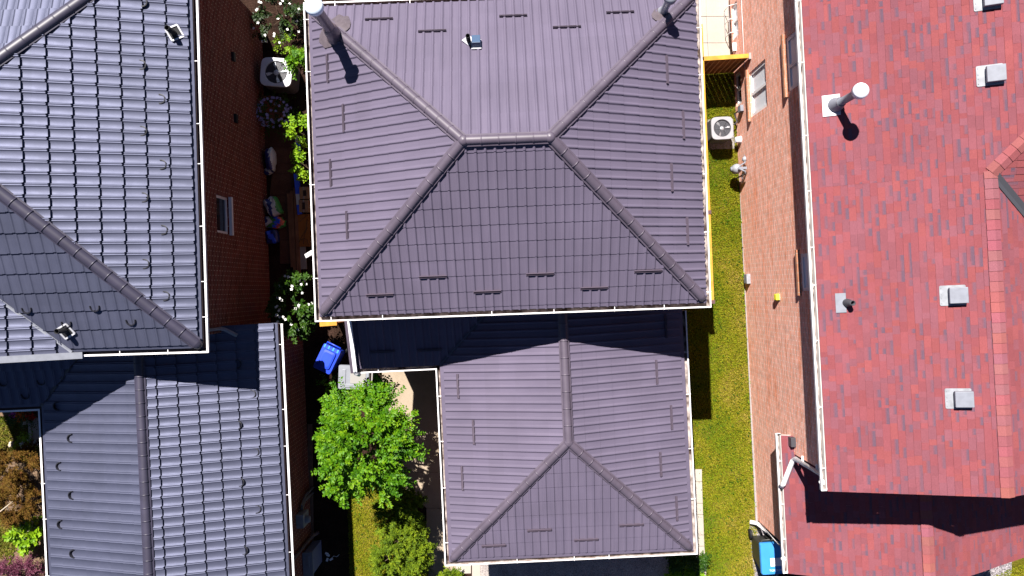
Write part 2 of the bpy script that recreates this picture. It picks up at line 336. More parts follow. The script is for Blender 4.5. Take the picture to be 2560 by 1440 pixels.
# ------------------------------------------------------------------ leaves and blades (numpy)
def leaf_mesh(name, base, direc, normal, length, width, rv, mt, parent=None):
    """one folded leaf (two triangles pairs) per row"""
    n = len(base)
    direc = direc / np.linalg.norm(direc, axis=1, keepdims=True)
    side = np.cross(direc, normal); side /= (np.linalg.norm(side, axis=1, keepdims=True) + 1e-9)
    up = np.cross(side, direc)
    L = length[:, None]; Wd = width[:, None]
    v = np.empty((n, 4, 3))
    v[:, 0] = base; v[:, 2] = base + direc * L - up * L * 0.12
    v[:, 1] = base + direc * L * 0.45 + side * Wd + up * Wd * 0.3
    v[:, 3] = base + direc * L * 0.45 - side * Wd + up * Wd * 0.3
    me = bpy.data.meshes.new(name)
    me.vertices.add(n * 4); me.vertices.foreach_set('co', v.reshape(-1))
    idx = np.arange(n)[:, None] * 4
    loops = np.concatenate([idx + np.array([0, 1, 2]), idx + np.array([0, 2, 3])], axis=1).reshape(-1)
    me.loops.add(n * 6); me.loops.foreach_set('vertex_index', loops.astype(np.int32))
    me.polygons.add(n * 2); me.polygons.foreach_set('loop_start', np.arange(0, n * 6, 3, dtype=np.int32))
    me.update(calc_edges=True)
    ca = me.color_attributes.new('rnd', 'FLOAT_COLOR', 'CORNER')
    col = np.repeat(rv, 6)[:, None] * np.ones((1, 4)); ca.data.foreach_set('color', col.reshape(-1).astype(np.float32))
    return finish(name, me, mt, parent)

def unit(rg, n):
    a = rg.normal(size=(n, 3)); return a / np.linalg.norm(a, axis=1, keepdims=True)

def shoots_crown(name, c, R, n_shoot, per, leaf, mt, seed, parent=None, droop=0.5, inner=0.35, slen=0.35, top=True, clump=0, wide=0.3, lobes=(0.72, 0.36)):
    """crown made of leafy shoots that start inside the ellipsoid c,R and grow outwards"""
    rg = np.random.default_rng(seed); c = np.array(c); R = np.array(R)
    d = unit(rg, n_shoot * 2)
    if top: d = d[d[:, 2] > -0.35]
    d = d[:n_shoot]; n_shoot = len(d)
    if clump:
        cd = unit(rg, clump); cd[:, 2] = np.abs(cd[:, 2])
        k = np.argmax(d @ cd.T, axis=1); d = d * 0.55 + cd[k] * 0.6; d /= np.linalg.norm(d, axis=1, keepdims=True)
        rad = inner + (1 - inner) * rg.random(n_shoot) ** 0.5
        rad *= (lobes[0] + lobes[1] * rg.random(clump))[k]
    else:
        rad = inner + (1 - inner) * rg.random(n_shoot) ** 0.5
    st = c + d * R * rad[:, None] * 0.9
    base = []; dr = []; nr = []; ln = []; rv = []
    tcol = rg.random(n_shoot)
    for i in range(n_shoot):
        g = d[i] + rg.normal(size=3) * 0.45; g[2] = g[2] * 0.6 + 0.25; g /= np.linalg.norm(g)
        L = slen * (0.6 + 0.8 * rg.random()); t = np.linspace(0.05, 1, per)
        pts = st[i] + g * (t * L)[:, None]; pts[:, 2] -= droop * L * t ** 2
        s = np.cross(g, [0, 0, 1]); s /= np.linalg.norm(s) + 1e-9
        sg = np.where(np.arange(per) % 2 == 0, 1.0, -1.0)[:, None]
        ld = g * 0.7 + s * sg * 0.9 + rg.normal(size=(per, 3)) * 0.25
        base.append(pts); dr.append(ld)
        nn = np.array([0, 0, 1.0]) + rg.normal(size=(per, 3)) * 0.45; nr.append(nn)
        ln.append(leaf * (0.7 + 0.6 * rg.random(per)))
        rv.append(np.clip(tcol[i] * 0.55 + rg.random(per) * 0.45, 0, 1))
    base = np.concatenate(base); ln = np.concatenate(ln)
    return leaf_mesh(name, base, np.concatenate(dr), np.concatenate(nr), ln, ln * wide, np.concatenate(rv), mt, parent)

def flowers(name, pts, r, mt, parent, seed=1):
    """every blossom is a part of its own, five petals each"""
    rg = np.random.default_rng(seed)
    for p in pts:
        a0 = rg.random() * 6.28; tilt = rg.normal(size=3) * 0.3; a = a0 + np.arange(5) * 1.2566
        dr = np.stack([np.cos(a), np.sin(a), np.full(5, .25)], 1) + tilt * .5; ln = r * (.85 + .3 * rg.random(5))
        leaf_mesh(name, np.repeat(np.array(p)[None], 5, 0), dr, np.repeat((np.array([0, 0, 1.0]) + tilt)[None], 5, 0), ln, ln * .45, rg.random(5), mt, parent)

def grass_field(name, poly, dens, hgt, mt, seed, label_kind='stuff', z=0.004, patch=None):
    rg = np.random.default_rng(seed); P2 = np.array([(p[0], p[1]) for p in poly])
    lo, hi = P2.min(0), P2.max(0); n = int(dens * np.prod(hi - lo))
    q = lo + rg.random((n, 2)) * (hi - lo)
    ins = np.zeros(n, bool); j = len(P2) - 1
    for i in range(len(P2)):
        xi, yi = P2[i]; xj, yj = P2[j]
        cnd = ((yi > q[:, 1]) != (yj > q[:, 1])) & (q[:, 0] < (xj - xi) * (q[:, 1] - yi) / (yj - yi + 1e-12) + xi)
        ins ^= cnd; j = i
    q = q[ins]; n = len(q)
    # patchy colour: a sum of a few slow waves plus noise
    x, y = q[:, 0], q[:, 1]
    w = np.sin(x * 2.3 + 1.7 * np.sin(y * 1.1)) + np.sin(y * 1.7 + 2.1 * np.sin(x * 1.9 + 1)) + 0.7 * np.sin(x * 7 + y * 5.3) + 0.6 * np.sin(y * 9.1 - x * 6.1)
    val = np.clip(0.47 + 0.11 * w + rg.normal(size=n) * 0.2, 0, 1)
    if patch is not None: val = np.clip(val + patch(x, y), 0, 1)
    keep = rg.random(n) > 0.45 * np.clip(val - 0.6, 0, 1) / 0.4
    q, val = q[keep], val[keep]; n = len(q)
    base = np.concatenate([q, np.full((n, 1), z)], 1)
    a = rg.random(n) * 6.283; ti = 0.55 + 0.9 * rg.random(n)
    dr = np.stack([np.cos(a) * ti, np.sin(a) * ti, np.ones(n)], 1)
    nr = np.stack([np.cos(a), np.sin(a), -ti * 0.2 + 0.6], 1)
    ln = hgt * (0.6 + 0.9 * rg.random(n))
    o = leaf_mesh(name, base, dr, nr, ln, ln * 0.16, val, mt)
    tag(o, kind='stuff'); return o

# ------------------------------------------------------------------ roofs
class Face:
    """a roof plane: p0->p1 is its eave (left to right looking up the slope)"""
    def __init__(s, poly, origin=None, u=None):
        s.poly = [Vector(p) for p in poly]
        s.o = Vector(origin) if origin is not None else s.poly[0].copy()
        s.u = (Vector(u) if u is not None else (s.poly[1] - s.poly[0])).normalized()
        n = Vector((0, 0, 0))
        for i in range(1, len(s.poly) - 1): n += (s.poly[i] - s.poly[0]).cross(s.poly[i + 1] - s.poly[0])
        if n.z < 0: n = -n
        s.n = n.normalized(); s.u = (s.u - s.n * s.u.dot(s.n)).normalized(); s.v = s.n.cross(s.u)
    def uv(s, p): d = Vector(p) - s.o; return d.dot(s.u), d.dot(s.v)
    def at(s, u, v, w=0.0): return s.o + s.u * u + s.v * v + s.n * w
    def ray(s, px, py):
        a = Vector((0, 0, CAM_Z)); d = Vector(((px - 1280) / FPX, -(py - 720) / FPX, -1))
        t = (s.o - a).dot(s.n) / d.dot(s.n); return a + d * t
    def mat(s, p):
        M = Matrix((s.u, s.v, s.n)).transposed().to_4x4(); M.translation = p; return M

PROF_PLUM = [(0, 0), (.2, .002), (.45, .002), (.585, .003), (.63, .020), (.69, .027), (.76, .0285), (.82, .027), (.875, .018), (.915, .002)]
PROF_SLATE = [(0, 0), (.3, .001), (.60, 0), (.65, .005), (.69, .017), (.73, .019), (.77, .012), (.81, .013), (.85, .021), (.90, .023), (.96, .006)]

def clip(bm, poly2):
    n = len(poly2); A = sum(poly2[i][0] * poly2[(i + 1) % n][1] - poly2[(i + 1) % n][0] * poly2[i][1] for i in range(n))
    if A < 0: poly2 = poly2[::-1]
    for i in range(n):
        (x0, y0), (x1, y1) = poly2[i], poly2[(i + 1) % n]
        if math.hypot(x1 - x0, y1 - y0) < 1e-6: continue
        no = Vector((y1 - y0, -(x1 - x0), 0))     # outward of a CCW polygon
        bmesh.ops.bisect_plane(bm, geom=bm.verts[:] + bm.edges[:] + bm.faces[:], dist=1e-6, plane_co=(x0, y0, 0), plane_no=no, clear_outer=True)

def merge(dst, src, f):
    vm = {}
    l0 = src.loops.layers.uv.get('UVMap'); l1 = dst.loops.layers.uv.get('UVMap') or dst.loops.layers.uv.new('UVMap')
    c0 = src.loops.layers.float_color.get('Col'); c1 = None
    if c0: c1 = dst.loops.layers.float_color.get('Col') or dst.loops.layers.float_color.new('Col')
    for v in src.verts: vm[v] = dst.verts.new(f.at(v.co.x, v.co.y, v.co.z))
    for q in src.faces:
        try: nf = dst.faces.new([vm[v] for v in q.verts])
        except ValueError: continue
        nf.smooth = q.smooth; nf.material_index = q.material_index
        for a, b in zip(nf.loops, q.loops):
            a[l1].uv = (b.vert.co.x, b.vert.co.y)
            if c0: a[c1] = b[c0]
    src.free()

def tiles(dst, f, pitch, step, drop, prof, v0=0.09, du=0.0):
    poly2 = [f.uv(p) for p in f.poly]
    u0 = min(p[0] for p in poly2); u1 = max(p[0] for p in poly2); vv1 = max(p[1] for p in poly2); vv0 = min(p[1] for p in poly2)
    bm = bmesh.new()
    us = []
    for k in range(int((u1 - u0) / pitch) + 3):
        for a, h in prof: us.append((u0 + (k - 1 + a) * pitch + du, h))
    def strip(rows):
        prev = None
        for row in rows:
            cur = [bm.verts.new(c) for c in row]
            if prev:
                for i in range(len(cur) - 1):
                    q = bm.faces.new((prev[i], prev[i + 1], cur[i + 1], cur[i])); q.smooth = True
            prev = cur
    k0 = int(math.floor((vv0 - v0) / step)) if vv0 < 0 else 0
    for k in range(k0, int((vv1 - v0) / step) + 1):
        a = v0 + k * step; b = a + step
        lip = [h * (.55 + drop * 16) for _, h in us]
        strip([[(u, a + l, h + drop) for (u, h), l in zip(us, lip)], [(u, a + step * .5, h + drop * .5) for u, h in us], [(u, b + l + .004, h) for (u, h), l in zip(us, lip)]])
        strip([[(u, a + l - .002, h * .6 - .012) for (u, h), l in zip(us, lip)], [(u, a + l, h + drop) for (u, h), l in zip(us, lip)]])
    # flat drip edge below the first course
    q = [bm.verts.new(p) for p in ((u0 - .1, vv0 - .02, 0), (u1 + .1, vv0 - .02, 0), (u1 + .1, v0 + .05, -.002), (u0 - .1, v0 + .05, -.002))]
    bm.faces.new(q)
    clip(bm, poly2); merge(dst, bm, f)

RED = [(0.21, 0.056, 0.064), (0.202, 0.056, 0.066), (0.19, 0.06, 0.074), (0.185, 0.063, 0.08), (0.22, 0.058, 0.062), (0.195, 0.061, 0.075)]
PLUMS = [(0.125, 0.064, 0.09), (0.145, 0.064, 0.086), (0.11, 0.062, 0.088)]
def shingles(dst, f, seed, course=0.137):
    rg = random.Random(seed); poly2 = [f.uv(p) for p in f.poly]
    u0 = min(p[0] for p in poly2); u1 = max(p[0] for p in poly2); vv0 = min(p[1] for p in poly2); vv1 = max(p[1] for p in poly2)
    bm = bmesh.new(); cl = bm.loops.layers.float_color.new('Col')
    def quad(pts, col):
        q = bm.faces.new([bm.verts.new(p) for p in pts])
        for l in q.loops: l[cl] = (*col, 1)
    k = int(math.floor(vv0 / course))
    while k * course < vv1:
        a = k * course; b = a + course; u = u0 - rg.random() * .3
        while u < u1:
            w = rg.choice((.11, .15, .18, .22, .26, .32)) * (0.9 + .2 * rg.random()); e = min(u + w, u1 + .01)
            th = .006 + .005 * (rg.random() < .5); c = rg.choice(RED); g = 0.92 + .16 * rg.random(); c = tuple(x * g for x in c)
            dk = rg.random()
            quad([(u, a, th), (e, a, th), (e, b + .004, .001), (u, b + .004, .001)], c)
            quad([(u, a, -.004), (e, a, -.004), (e, a, th), (u, a, th)], (0.05, 0.01, 0.015))
            if dk < .3:                                  # blended granule shadow band at the head of the tab
                s = a + course * (0.58 + .2 * rg.random()); pc = rg.choice(PLUMS); e2 = u + (e - u) * rg.choice((1, 1, .7)); t0 = th * .45 + .0022
                quad([(u, s, t0), (e2, s, t0), (e2, b + .002, .0032), (u, b + .002, .0032)], pc)
                s2 = s - course * .16; mixc = tuple((x + y) / 2 for x, y in zip(c, pc))
                quad([(u, s2, th * .6 + .0022), (e2, s2, th * .6 + .0022), (e2, s, t0), (u, s, t0)], mixc)
            u = e
        k += 1
    clip(bm, poly2); merge(dst, bm, f)

def plain_face(dst, f, w=-0.03):
    """solid deck under the tiles"""
    dst.faces.new([dst.verts.new(p + f.n * w) for p in f.poly])

def hip_cap(name, parent, a, b, mt, r=0.095, seg=0.33, lift=0.02, tail=True, flange=0.03):
    """half-round ridge capping from a (low end) to b, in overlapping segments with collars"""
    a, b = Vector(a), Vector(b); x = (b - a); L = x.length; x.normalize()
    y = Vector((0, 0, 1)).cross(x).normalized(); z = x.cross(y)
    bm = NB(); K = 10
    def ring(t, rr, dz=0):
        return [bm.verts.new(a + x * t + y * (rr * math.cos(math.pi * k / K)) + z * (rr * math.sin(math.pi * k / K) * .85 + lift + dz)) for k in range(K + 1)]
    def skin(A, B):
        for k in range(K):
            q = bm.faces.new((A[k], A[k + 1], B[k + 1], B[k])); q.smooth = True
    n = max(1, round(L / seg)); s = L / n
    for i in range(n):
        t0, t1 = i * s, (i + 1) * s
        skin(ring(t0, r * 1.0), ring(t1 + .01, r * .965))
        if i: 
            A = ring(t0 - .004, r * .98); B = ring(t0 - .004, r * 1.06); Cc = ring(t0 + .02, r * 1.06); D = ring(t0 + .022, r * .98)
            skin(A, B); skin(B, Cc); skin(Cc, D)
    if tail:
        rr = [ring(0, r), ring(-.05, r * .93, -.004), ring(-.1, r * .7, -.012), ring(-.13, r * .3, -.02)]
        for A, B in zip(rr[1:], rr): skin(A, B)
    # side flanges lying on the tiles
    for sgn in (1, -1):
        o0 = [a + x * t + y * sgn * w + z * h for t in (0, L) for w, h in ((r * .95, lift + .006), (r + flange, lift * .4 + .006))]
        q = [bm.verts.new(o0[i]) for i in (0, 2, 3, 1)]; bm.faces.new(q)
    fixn(bm)
    return obj(name, bm, mt, parent)

def gutter(parent, runs, depth=0.13, lip=0.03, h=0.11, hang=1.1, dirty=M_DEBRIS, lipm=M_WHITE, inner=M_WHITE2):
    """white box gutter; runs = outer top edge, walked with the roof on the LEFT side"""
    pts = [Vector(p) for p in runs]; n = len(pts); bm = NB()
    def inward(i):
        ds = []
        if i > 0: ds.append((pts[i] - pts[i - 1]).normalized())
        if i < n - 1: ds.append((pts[i + 1] - pts[i]).normalized())
        ns = [Vector((-d.y, d.x, 0)).normalized() for d in ds]
        if len(ns) == 1: return ns[0]
        m = (ns[0] + ns[1]); m.normalize(); return m / max(.3, m.dot(ns[0]))
    prof = [(lip, 0, 0), (lip, -h * .25, 1), (lip * .6, -h, 1), (depth - .005, -h, 1), (depth - .005, .0, 0)]
    outer = [(lip, 0.0), (0.0, -.004), (0.0, -.03), (lip * .5, -h - .008), (depth, -h - .008), (depth, 0.0)]
    ins = [inward(i) for i in range(n)]
    def sweep(pr, mi):
        rows = [[bm.verts.new(p + iv * o + Vector((0, 0, z))) for o, z in pr] for p, iv in zip(pts, ins)]
        for A, B in zip(rows, rows[1:]):
            for k in range(len(pr) - 1):
                q = bm.faces.new((A[k], A[k + 1], B[k + 1], B[k])); q.material_index = mi[k] if isinstance(mi, list) else mi
        return rows
    sweep([(o, z) for o, z, _ in prof], [1, 1, 2, 1])
    R = sweep(outer, 0)
    for e in (R[0], R[-1]): bm.faces.new(e)
    for i in range(n - 1):                                 # hanger straps across the trough
        a, b = pts[i], pts[i + 1]; L = (b - a).length; d = (b - a).normalized(); iv = Vector((-d.y, d.x, 0))
        m = max(1, int(L / hang)); off = rnd.random() * .3 + .2
        for k in range(m):
            t = (k + off + rnd.uniform(-.22, .22)) * L / m
            if t > L - .1 or t < .05 or rnd.random() < .12: continue
            c = a + d * t + iv * (depth * .5); c.z += .006
            box(bm, c, (.014, depth + .01, .006), math.atan2(d.y, d.x))
    fixn(bm)
    return obj('gutter', bm, [lipm, inner, dirty], parent)

def walls(parent, pts, z0, z1, mt, openings={}, depth=0.1, closed=True, name='wall'):
    """brick walls on a CCW footprint; openings {edge: [(u0,u1,z0,z1)]}"""
    bm = NB(); uvl = bm.loops.layers.uv.new('UVMap'); n = len(pts)
    def quad(ps, uvs):
        q = bm.faces.new([bm.verts.new(p) for p in ps])
        for l, t in zip(q.loops, uvs): l[uvl].uv = t
    for i in range(n if closed else n - 1):
        a = Vector((*pts[i][:2], 0)); b = Vector((*pts[(i + 1) % n][:2], 0)); L = (b - a).length; d = (b - a).normalized(); no = Vector((d.y, -d.x, 0))
        ops = openings.get(i, [])
        us = sorted({0, L} | {o[0] for o in ops} | {o[1] for o in ops}); zs = sorted({z0, z1} | {o[2] for o in ops} | {o[3] for o in ops})
        def pt(u, z, k=0.0): v = a + d * u - no * k; v.z = z; return v
        for u0, u1 in zip(us, us[1:]):
            for za, zb in zip(zs, zs[1:]):
                if any(o[0] - 1e-6 <= u0 and u1 <= o[1] + 1e-6 and o[2] - 1e-6 <= za and zb <= o[3] + 1e-6 for o in ops): continue
                quad([pt(u0, za), pt(u1, za), pt(u1, zb), pt(u0, zb)], [(u0, za), (u1, za), (u1, zb), (u0, zb)])
        for o in ops:
            u0, u1, za, zb = o
            for A, B in (((u0, za), (u1, za)), ((u1, za), (u1, zb)), ((u1, zb), (u0, zb)), ((u0, zb), (u0, za))):
                quad([pt(*A), pt(*A, depth), pt(*B, depth), pt(*B)], [A, (A[0], A[1] + depth), (B[0] + depth, B[1]), B])
    return obj(name, bm, mt, parent)

def window(parent, a, b, op, depth=0.1, pane=None, fw=0.06, mull=None, sill=True, sill_m=None, sill_ext=0.1):
    """window in wall edge a->b (outside on the right), opening op=(u0,u1,z0,z1); window > pane, sill"""
    a = Vector((*a[:2], 0)); b = Vector((*b[:2], 0)); d = (b - a).normalized(); no = Vector((d.y, -d.x, 0)); u0, u1, z0, z1 = op
    def bx(bm, ua, ub, za, zb, k, t):
        c = a + d * ((ua + ub) / 2) - no * k; c.z = (za + zb) / 2
        box(bm, c, (ub - ua, t, zb - za), math.atan2(d.y, d.x))
    bm = NB(); k = depth * .65; t = .05
    bx(bm, u0 + .002, u1 - .002, z0 + .002, z0 + fw, k, t); bx(bm, u0 + .002, u1 - .002, z1 - fw, z1 - .002, k, t)
    bx(bm, u0 + .002, u0 + fw, z0 + fw, z1 - fw, k, t); bx(bm, u1 - fw, u1 - .002, z0 + fw, z1 - fw, k, t)
    if mull:
        for m in mull: um = u0 + (u1 - u0) * m; bx(bm, um - fw * .4, um + fw * .4, z0 + fw, z1 - fw, k - .004, t)
    w = obj('window', bm, M_WHITE, parent)
    bm = NB(); bx(bm, u0 + fw * .8, u1 - fw * .8, z0 + fw * .8, z1 - fw * .8, k + .015, .012); obj('pane', bm, pane or M_GLASS, w)
    if sill:
        bm = NB(); uvl = bm.loops.layers.uv.new('UVMap')
        c = a + d * ((u0 + u1) / 2) + no * (.02); c.z = z0 - .045
        box(bm, c, (u1 - u0 + sill_ext * 2, .11, .085), math.atan2(d.y, d.x))
        for f in bm.faces:
            for l in f.loops: r = l.vert.co; l[uvl].uv = (r.dot(d), r.z + r.dot(no))
        obj('sill', bm, sill_m or M_WHITE, w)
    return w

def slab(parent, pts, z0, z1, mt, name='soffit'):
    bm = NB(); prism(bm, pts, z0, z1); fixn(bm); return obj(name, bm, mt, parent)

def guard_mesh():
    bm = NB()
    box(bm, (0, 0, .026), (.57, .055, .006)); box(bm, (0, .02, .045), (.57, .007, .038)); box(bm, (0, -.022, .035), (.57, .007, .022))
    for x in (-.24, 0, .24): box(bm, (x, -.005, .018), (.03, .05, .02))
    me = bpy.data.meshes.new('snow_guard'); bm.to_mesh(me); bm.free(); me.materials.append(M_GUARD); return me
def hoop_mesh():
    bm = NB(); K = 14; rows = []
    for k in range(K + 1):
        t = math.pi * k / K; x = .105 * math.cos(t); y = -.125 * math.sin(t) ** .8 if k not in (0, K) else 0
        rise = .02 + .022 * math.sin(t)
        nx, ny = math.cos(t), -math.sin(t)
        rows.append([bm.verts.new(p) for p in ((x, y, .0), (x, y, rise + .03), (x - nx * .02, y - ny * .02, rise + .03), (x - nx * .02, y - ny * .02, .0))])
    for A, B in zip(rows, rows[1:]):
        for i in range(4): bm.faces.new((A[i], A[(i + 1) % 4], B[(i + 1) % 4], B[i]))
    fixn(bm)
    me = bpy.data.meshes.new('snow_guard'); bm.to_mesh(me); bm.free(); me.materials.append(M_GUARD2); return me
ME_GUARD, ME_HOOP = guard_mesh(), hoop_mesh()
def place_on(face, roof, me, pix):
    for px, py in pix:
        o = bpy.data.objects.new('snow_guard', me); C.objects.link(o); o.parent = roof
        o.matrix_basis = face.mat(face.ray(px, py))

def valley(parent, a, b, mt, w=0.05, lift=0.03):
    bm = NB(); a, b = Vector(a), Vector(b); x = (b - a).normalized(); y = Vector((0, 0, 1)).cross(x).normalized()
    z = Vector((0, 0, 1))
    p = [a + y * w + z * (lift + w * .3), a + z * lift, a - y * w + z * (lift + w * .3)]; q = [v + (b - a) for v in p]
    A = [bm.verts.new(v) for v in p]; B = [bm.verts.new(v) for v in q]
    for i in (0, 1): bm.faces.new((A[i], A[i + 1], B[i + 1], B[i]))
    return obj('valley_flashing', bm, mt, parent)
# ------------------------------------------------------------------ ground
def sheet(name, pts, z, mt, kind='structure', th=None):
    bm = NB()
    if th: prism(bm, pts, z - th, z)
    else: bm.faces.new([bm.verts.new((p[0], p[1], z)) for p in pts])
    fixn(bm)
    if not th:
        for f in bm.faces:
            if f.normal.z < 0: f.normal_flip()
    return tag(obj(name, bm, mt), kind=kind)
def px(*ps, h=0.0): return [P(a, b, h) for a, b in ps]

sheet('ground', [(-150, -150), (150, -150), (150, 150), (-150, 150)], 0.0, M_SOIL)
LAWN = px((1700, 165), (1846, 165), (1862, 480), (1874, 800), (1893, 1300), (1884, 1480), (1700, 1480), (1690, 700))
sheet('lawn', LAWN, 0.004, M_TURF)
FRONT = px((868, 1190), (1010, 1190), (1085, 1420), (1110, 1480), (876, 1480))
sheet('front_lawn', FRONT, 0.004, M_TURF)
GARDEN = px((-60, 1000), (130, 1000), (130, 1480), (-60, 1480))
sheet('garden_bed', GARDEN, 0.004, M_DRYSOIL)
sheet('back_yard_grass', px((2380, 1440), (2700, 1330), (2700, 1600), (2420, 1600)), 0.004, M_TURF)
sheet('gravel_strip', px((2180, 1490), (2440, 1380), (2530, 1395), (2520, 1560), (2180, 1600)), 0.008, M_GRAVEL)
sheet('driveway', px((1196, 1330), (1668, 1300), (1676, 1560), (1204, 1560)), 0.006, M_ASPH)
def slabs(name, rects, mt, z=0.03, gap=0.008):
    """poured or laid slabs with open joints, one sheet of paving"""
    bm = NB()
    for q in rects:
        c = sum((Vector(p) for p in q), Vector()) / 4
        prism(bm, [c + (Vector(p) - c) * (1 - gap / max(.1, (Vector(p) - c).length)) for p in q], -.02, z)
    fixn(bm); return tag(obj(name, bm, mt), kind='structure')
def quads(l, r):
    """slab corners between two polylines of pixels"""
    return [[P(*l[i + 1]), P(*r[i + 1]), P(*r[i]), P(*l[i])] for i in range(len(l) - 1)]
slabs('garage_path', quads([(955, 925), (962, 1180), (1066, 1180 + 90), (1066, 1365), (1072, 1450)], [(1140, 925), (1140, 1180), (1140, 1270), (1140, 1365), (1140, 1450)]), M_CONC)
slabs('side_path', quads([(1742, -90), (1744, 42), (1747, 108), (1752, 160)], [(1763, -90), (1765, 42), (1768, 108), (1772, 160)])
      + quads([(1763, -90), (1765, 42), (1768, 108), (1772, 160)], [(1821, -90), (1821, 42), (1823, 108), (1827, 160)]), M_CONC2)
slabs('paver_edging', quads([(1728, 1172), (1729, 1203), (1731, 1257), (1733, 1285), (1735, 1336), (1736, 1364), (1737, 1400), (1738, 1440), (1740, 1490)],
                            [(1754, 1172), (1754, 1203), (1756, 1257), (1757, 1285), (1759, 1336), (1760, 1364), (1763, 1402), (1765, 1440), (1770, 1490)]), M_CONC2, z=0.05)
slabs('alley_paving', quads([(660, 320), (660, 368), (670, 409), (680, 434), (675, 488), (690, 545), (700, 600), (700, 660)], [(737, 320), (737, 368), (737, 409), (740, 434), (742, 488), (744, 545), (746, 600), (748, 660)]), M_SLAB)
slabs('front_walk', quads([(1060, 1395), (1100, 1435)], [(1178, 1395), (1178, 1433)]) + quads([(1180, 1395), (1180, 1490)], [(1200, 1395), (1202, 1490)]), M_CONC2, z=0.02)
sheet('broken_paving', px((1872, 1306), (1905, 1306), (1960, 1480), (1888, 1480)), 0.012, M_GRAVEL)
sheet('footing_strip', px((1846, 430), (1858, 430), (1899, 1302), (1888, 1302)), 0.05, M_FOUND, th=.05)
sheet('alley_footing', px((770, 1060), (781, 1060), (786, 1480), (774, 1480)), 0.06, mat('old_concrete', (0.16, 0.1, 0.08), 0.95, var=.2), th=.06)
sheet('garden_kerb', px((74, 1056), (82, 1056), (84, 1098), (76, 1098)), 0.07, M_CONC2, th=.07)
sheet('garden_pavers', px((82, 1044), (98, 1044), (100, 1098), (83, 1098)), 0.05, M_CONC2, th=.05)

# ------------------------------------------------------------------ middle house (plum metal roof)
mid = thing('house', 'plum brown metal roofed house in the middle, with its garage wing in front', 'house', (0, 2.5, 0))
A = Frame(-4.108, -.708, .0365); MW, MD, g = 8.27, 6.66, .11
ze = 5.53; hf = (MD - 2 * g) / 2; zr = ze + 1.57
a0, a1, a2, a3 = A(g, g, ze), A(MW - g, g, ze), A(MW - g, MD - g, ze), A(g, MD - g, ze)
r0, r1 = A(g + hf, MD / 2, zr), A(MW - g - hf, MD / 2, zr)
MF = {'s': Face([a0, a1, r1, r0]), 'e': Face([a1, a2, r1]), 'n': Face([a2, a3, r0, r1]), 'w': Face([a3, a0, r0])}
bm = NB()
for f in MF.values(): tiles(bm, f, .183, .362, .012, PROF_PLUM)
mroof = obj('roof', bm, M_PLUM, mid)
for q in (a0, a1, a2, a3):
    r = r0 if (q - r0).length < (q - r1).length else r1
    d = (r - q).normalized(); hip_cap('hip_cap', mroof, q + d * .2, r - d * .05, M_PLUMCAP, r=.088)
hip_cap('ridge_cap', mroof, r0, r1, M_PLUMCAP, r=.088, tail=False, lift=.03)
for r in (r0, r1):
    bm = NB(); lathe(bm, r + Vector((0, 0, .01)), [(.11, -.02), (.105, .03), (.09, .07), (.055, .095), (.0, .105)], 16); obj('ridge_cap', bm, M_PLUMCAP, mroof)
place_on(MF['n'], mroof, ME_GUARD, [(948, 50), (1081, 80), (1283, 42), (1417, 70), (1550, 33)])
place_on(MF['w'], mroof, ME_GUARD, [(821, 172), (861, 296), (829, 433), (870, 563)])
place_on(MF['e'], mroof, ME_GUARD, [(1665, 175), (1706, 313), (1677, 444), (1716, 578)])
place_on(MF['s'], mroof, ME_GUARD, [(1083, 690), (1218, 727), (1350, 683), (1485, 718), (1620, 676), (950, 735)])
slab(mid, [A(.1, .1), A(MW - .1, .1), A(MW - .1, MD - .1), A(.1, MD - .1)], 5.36, 5.5, M_SOFFIT)
gutter(mid, [A(MW, MD, 5.5), A(0, MD, 5.5), A(0, 0, 5.5), A(MW, 0, 5.5), A(MW, MD, 5.5)])
walls(mid, [A(.45, .45), A(MW - .45, .45), A(MW - .45, MD - .45), A(.45, MD - .45)], 0, 5.37, M_BRICKM)
# lower roof: entry wing and garage
B = Frame(-1.591, -6.591, .047); zb = 3.48; pt_ = .317
def bz(run): return zb + pt_ * run
e_sw, e_se = B(g, g, zb), B(6 - g, g, zb); apex = B(3, 3, bz(2.89)); top = B(3, 6.4, bz(2.89))
vin = B(g, 4.77, zb); vtop = B(1.74, 6.4, bz(1.63)); ne = B(6 - g, 6.4, zb)
BF = {'w': Face([vin, e_sw, apex, top, vtop]), 's': Face([e_sw, e_se, apex]), 'e': Face([e_se, ne, top, apex]),
      'b': Face([B(-1.84, 4.77, zb), vin, vtop, B(-1.84, 6.4, bz(1.63))])}
bm = NB()
for k, f in BF.items(): tiles(bm, f, .183, .362, .010, PROF_PLUM)
groof = obj('roof', bm, M_PLUM, mid)
for q in (e_sw, e_se):
    d = (apex - q).normalized(); hip_cap('hip_cap', groof, q + d * .2, apex - d * .05, M_PLUMCAP, r=.088)
hip_cap('ridge_cap', groof, apex, top, M_PLUMCAP, r=.088, tail=False, lift=.03, seg=.36)
bm = NB(); lathe(bm, apex, [(.11, 0), (.105, .035), (.09, .07), (.055, .09), (.0, .1)], 16); obj('ridge_cap', bm, M_PLUMCAP, groof)
valley(groof, vin, vtop, M_SLATECAP, w=.035)
place_on(BF['w'], groof, ME_GUARD, [(1146, 965), (1185, 1080), (1157, 1195)])
place_on(BF['e'], groof, ME_GUARD, [(1640, 930), (1677, 1043), (1650, 1160), (1690, 1270), (1663, 815)])
place_on(BF['s'], groof, ME_GUARD, [(1234, 1362), (1348, 1323), (1465, 1347), (1578, 1310)])
place_on(BF['b'], groof, ME_GUARD, [(957, 878), (1075, 874)])
slab(mid, [B(-1.85, 4.76), B(.1, 4.76), B(.1, .1), B(5.9, .1), B(5.9, 6.3), B(-1.85, 6.3)], 3.3, 3.45, M_SOFFIT)
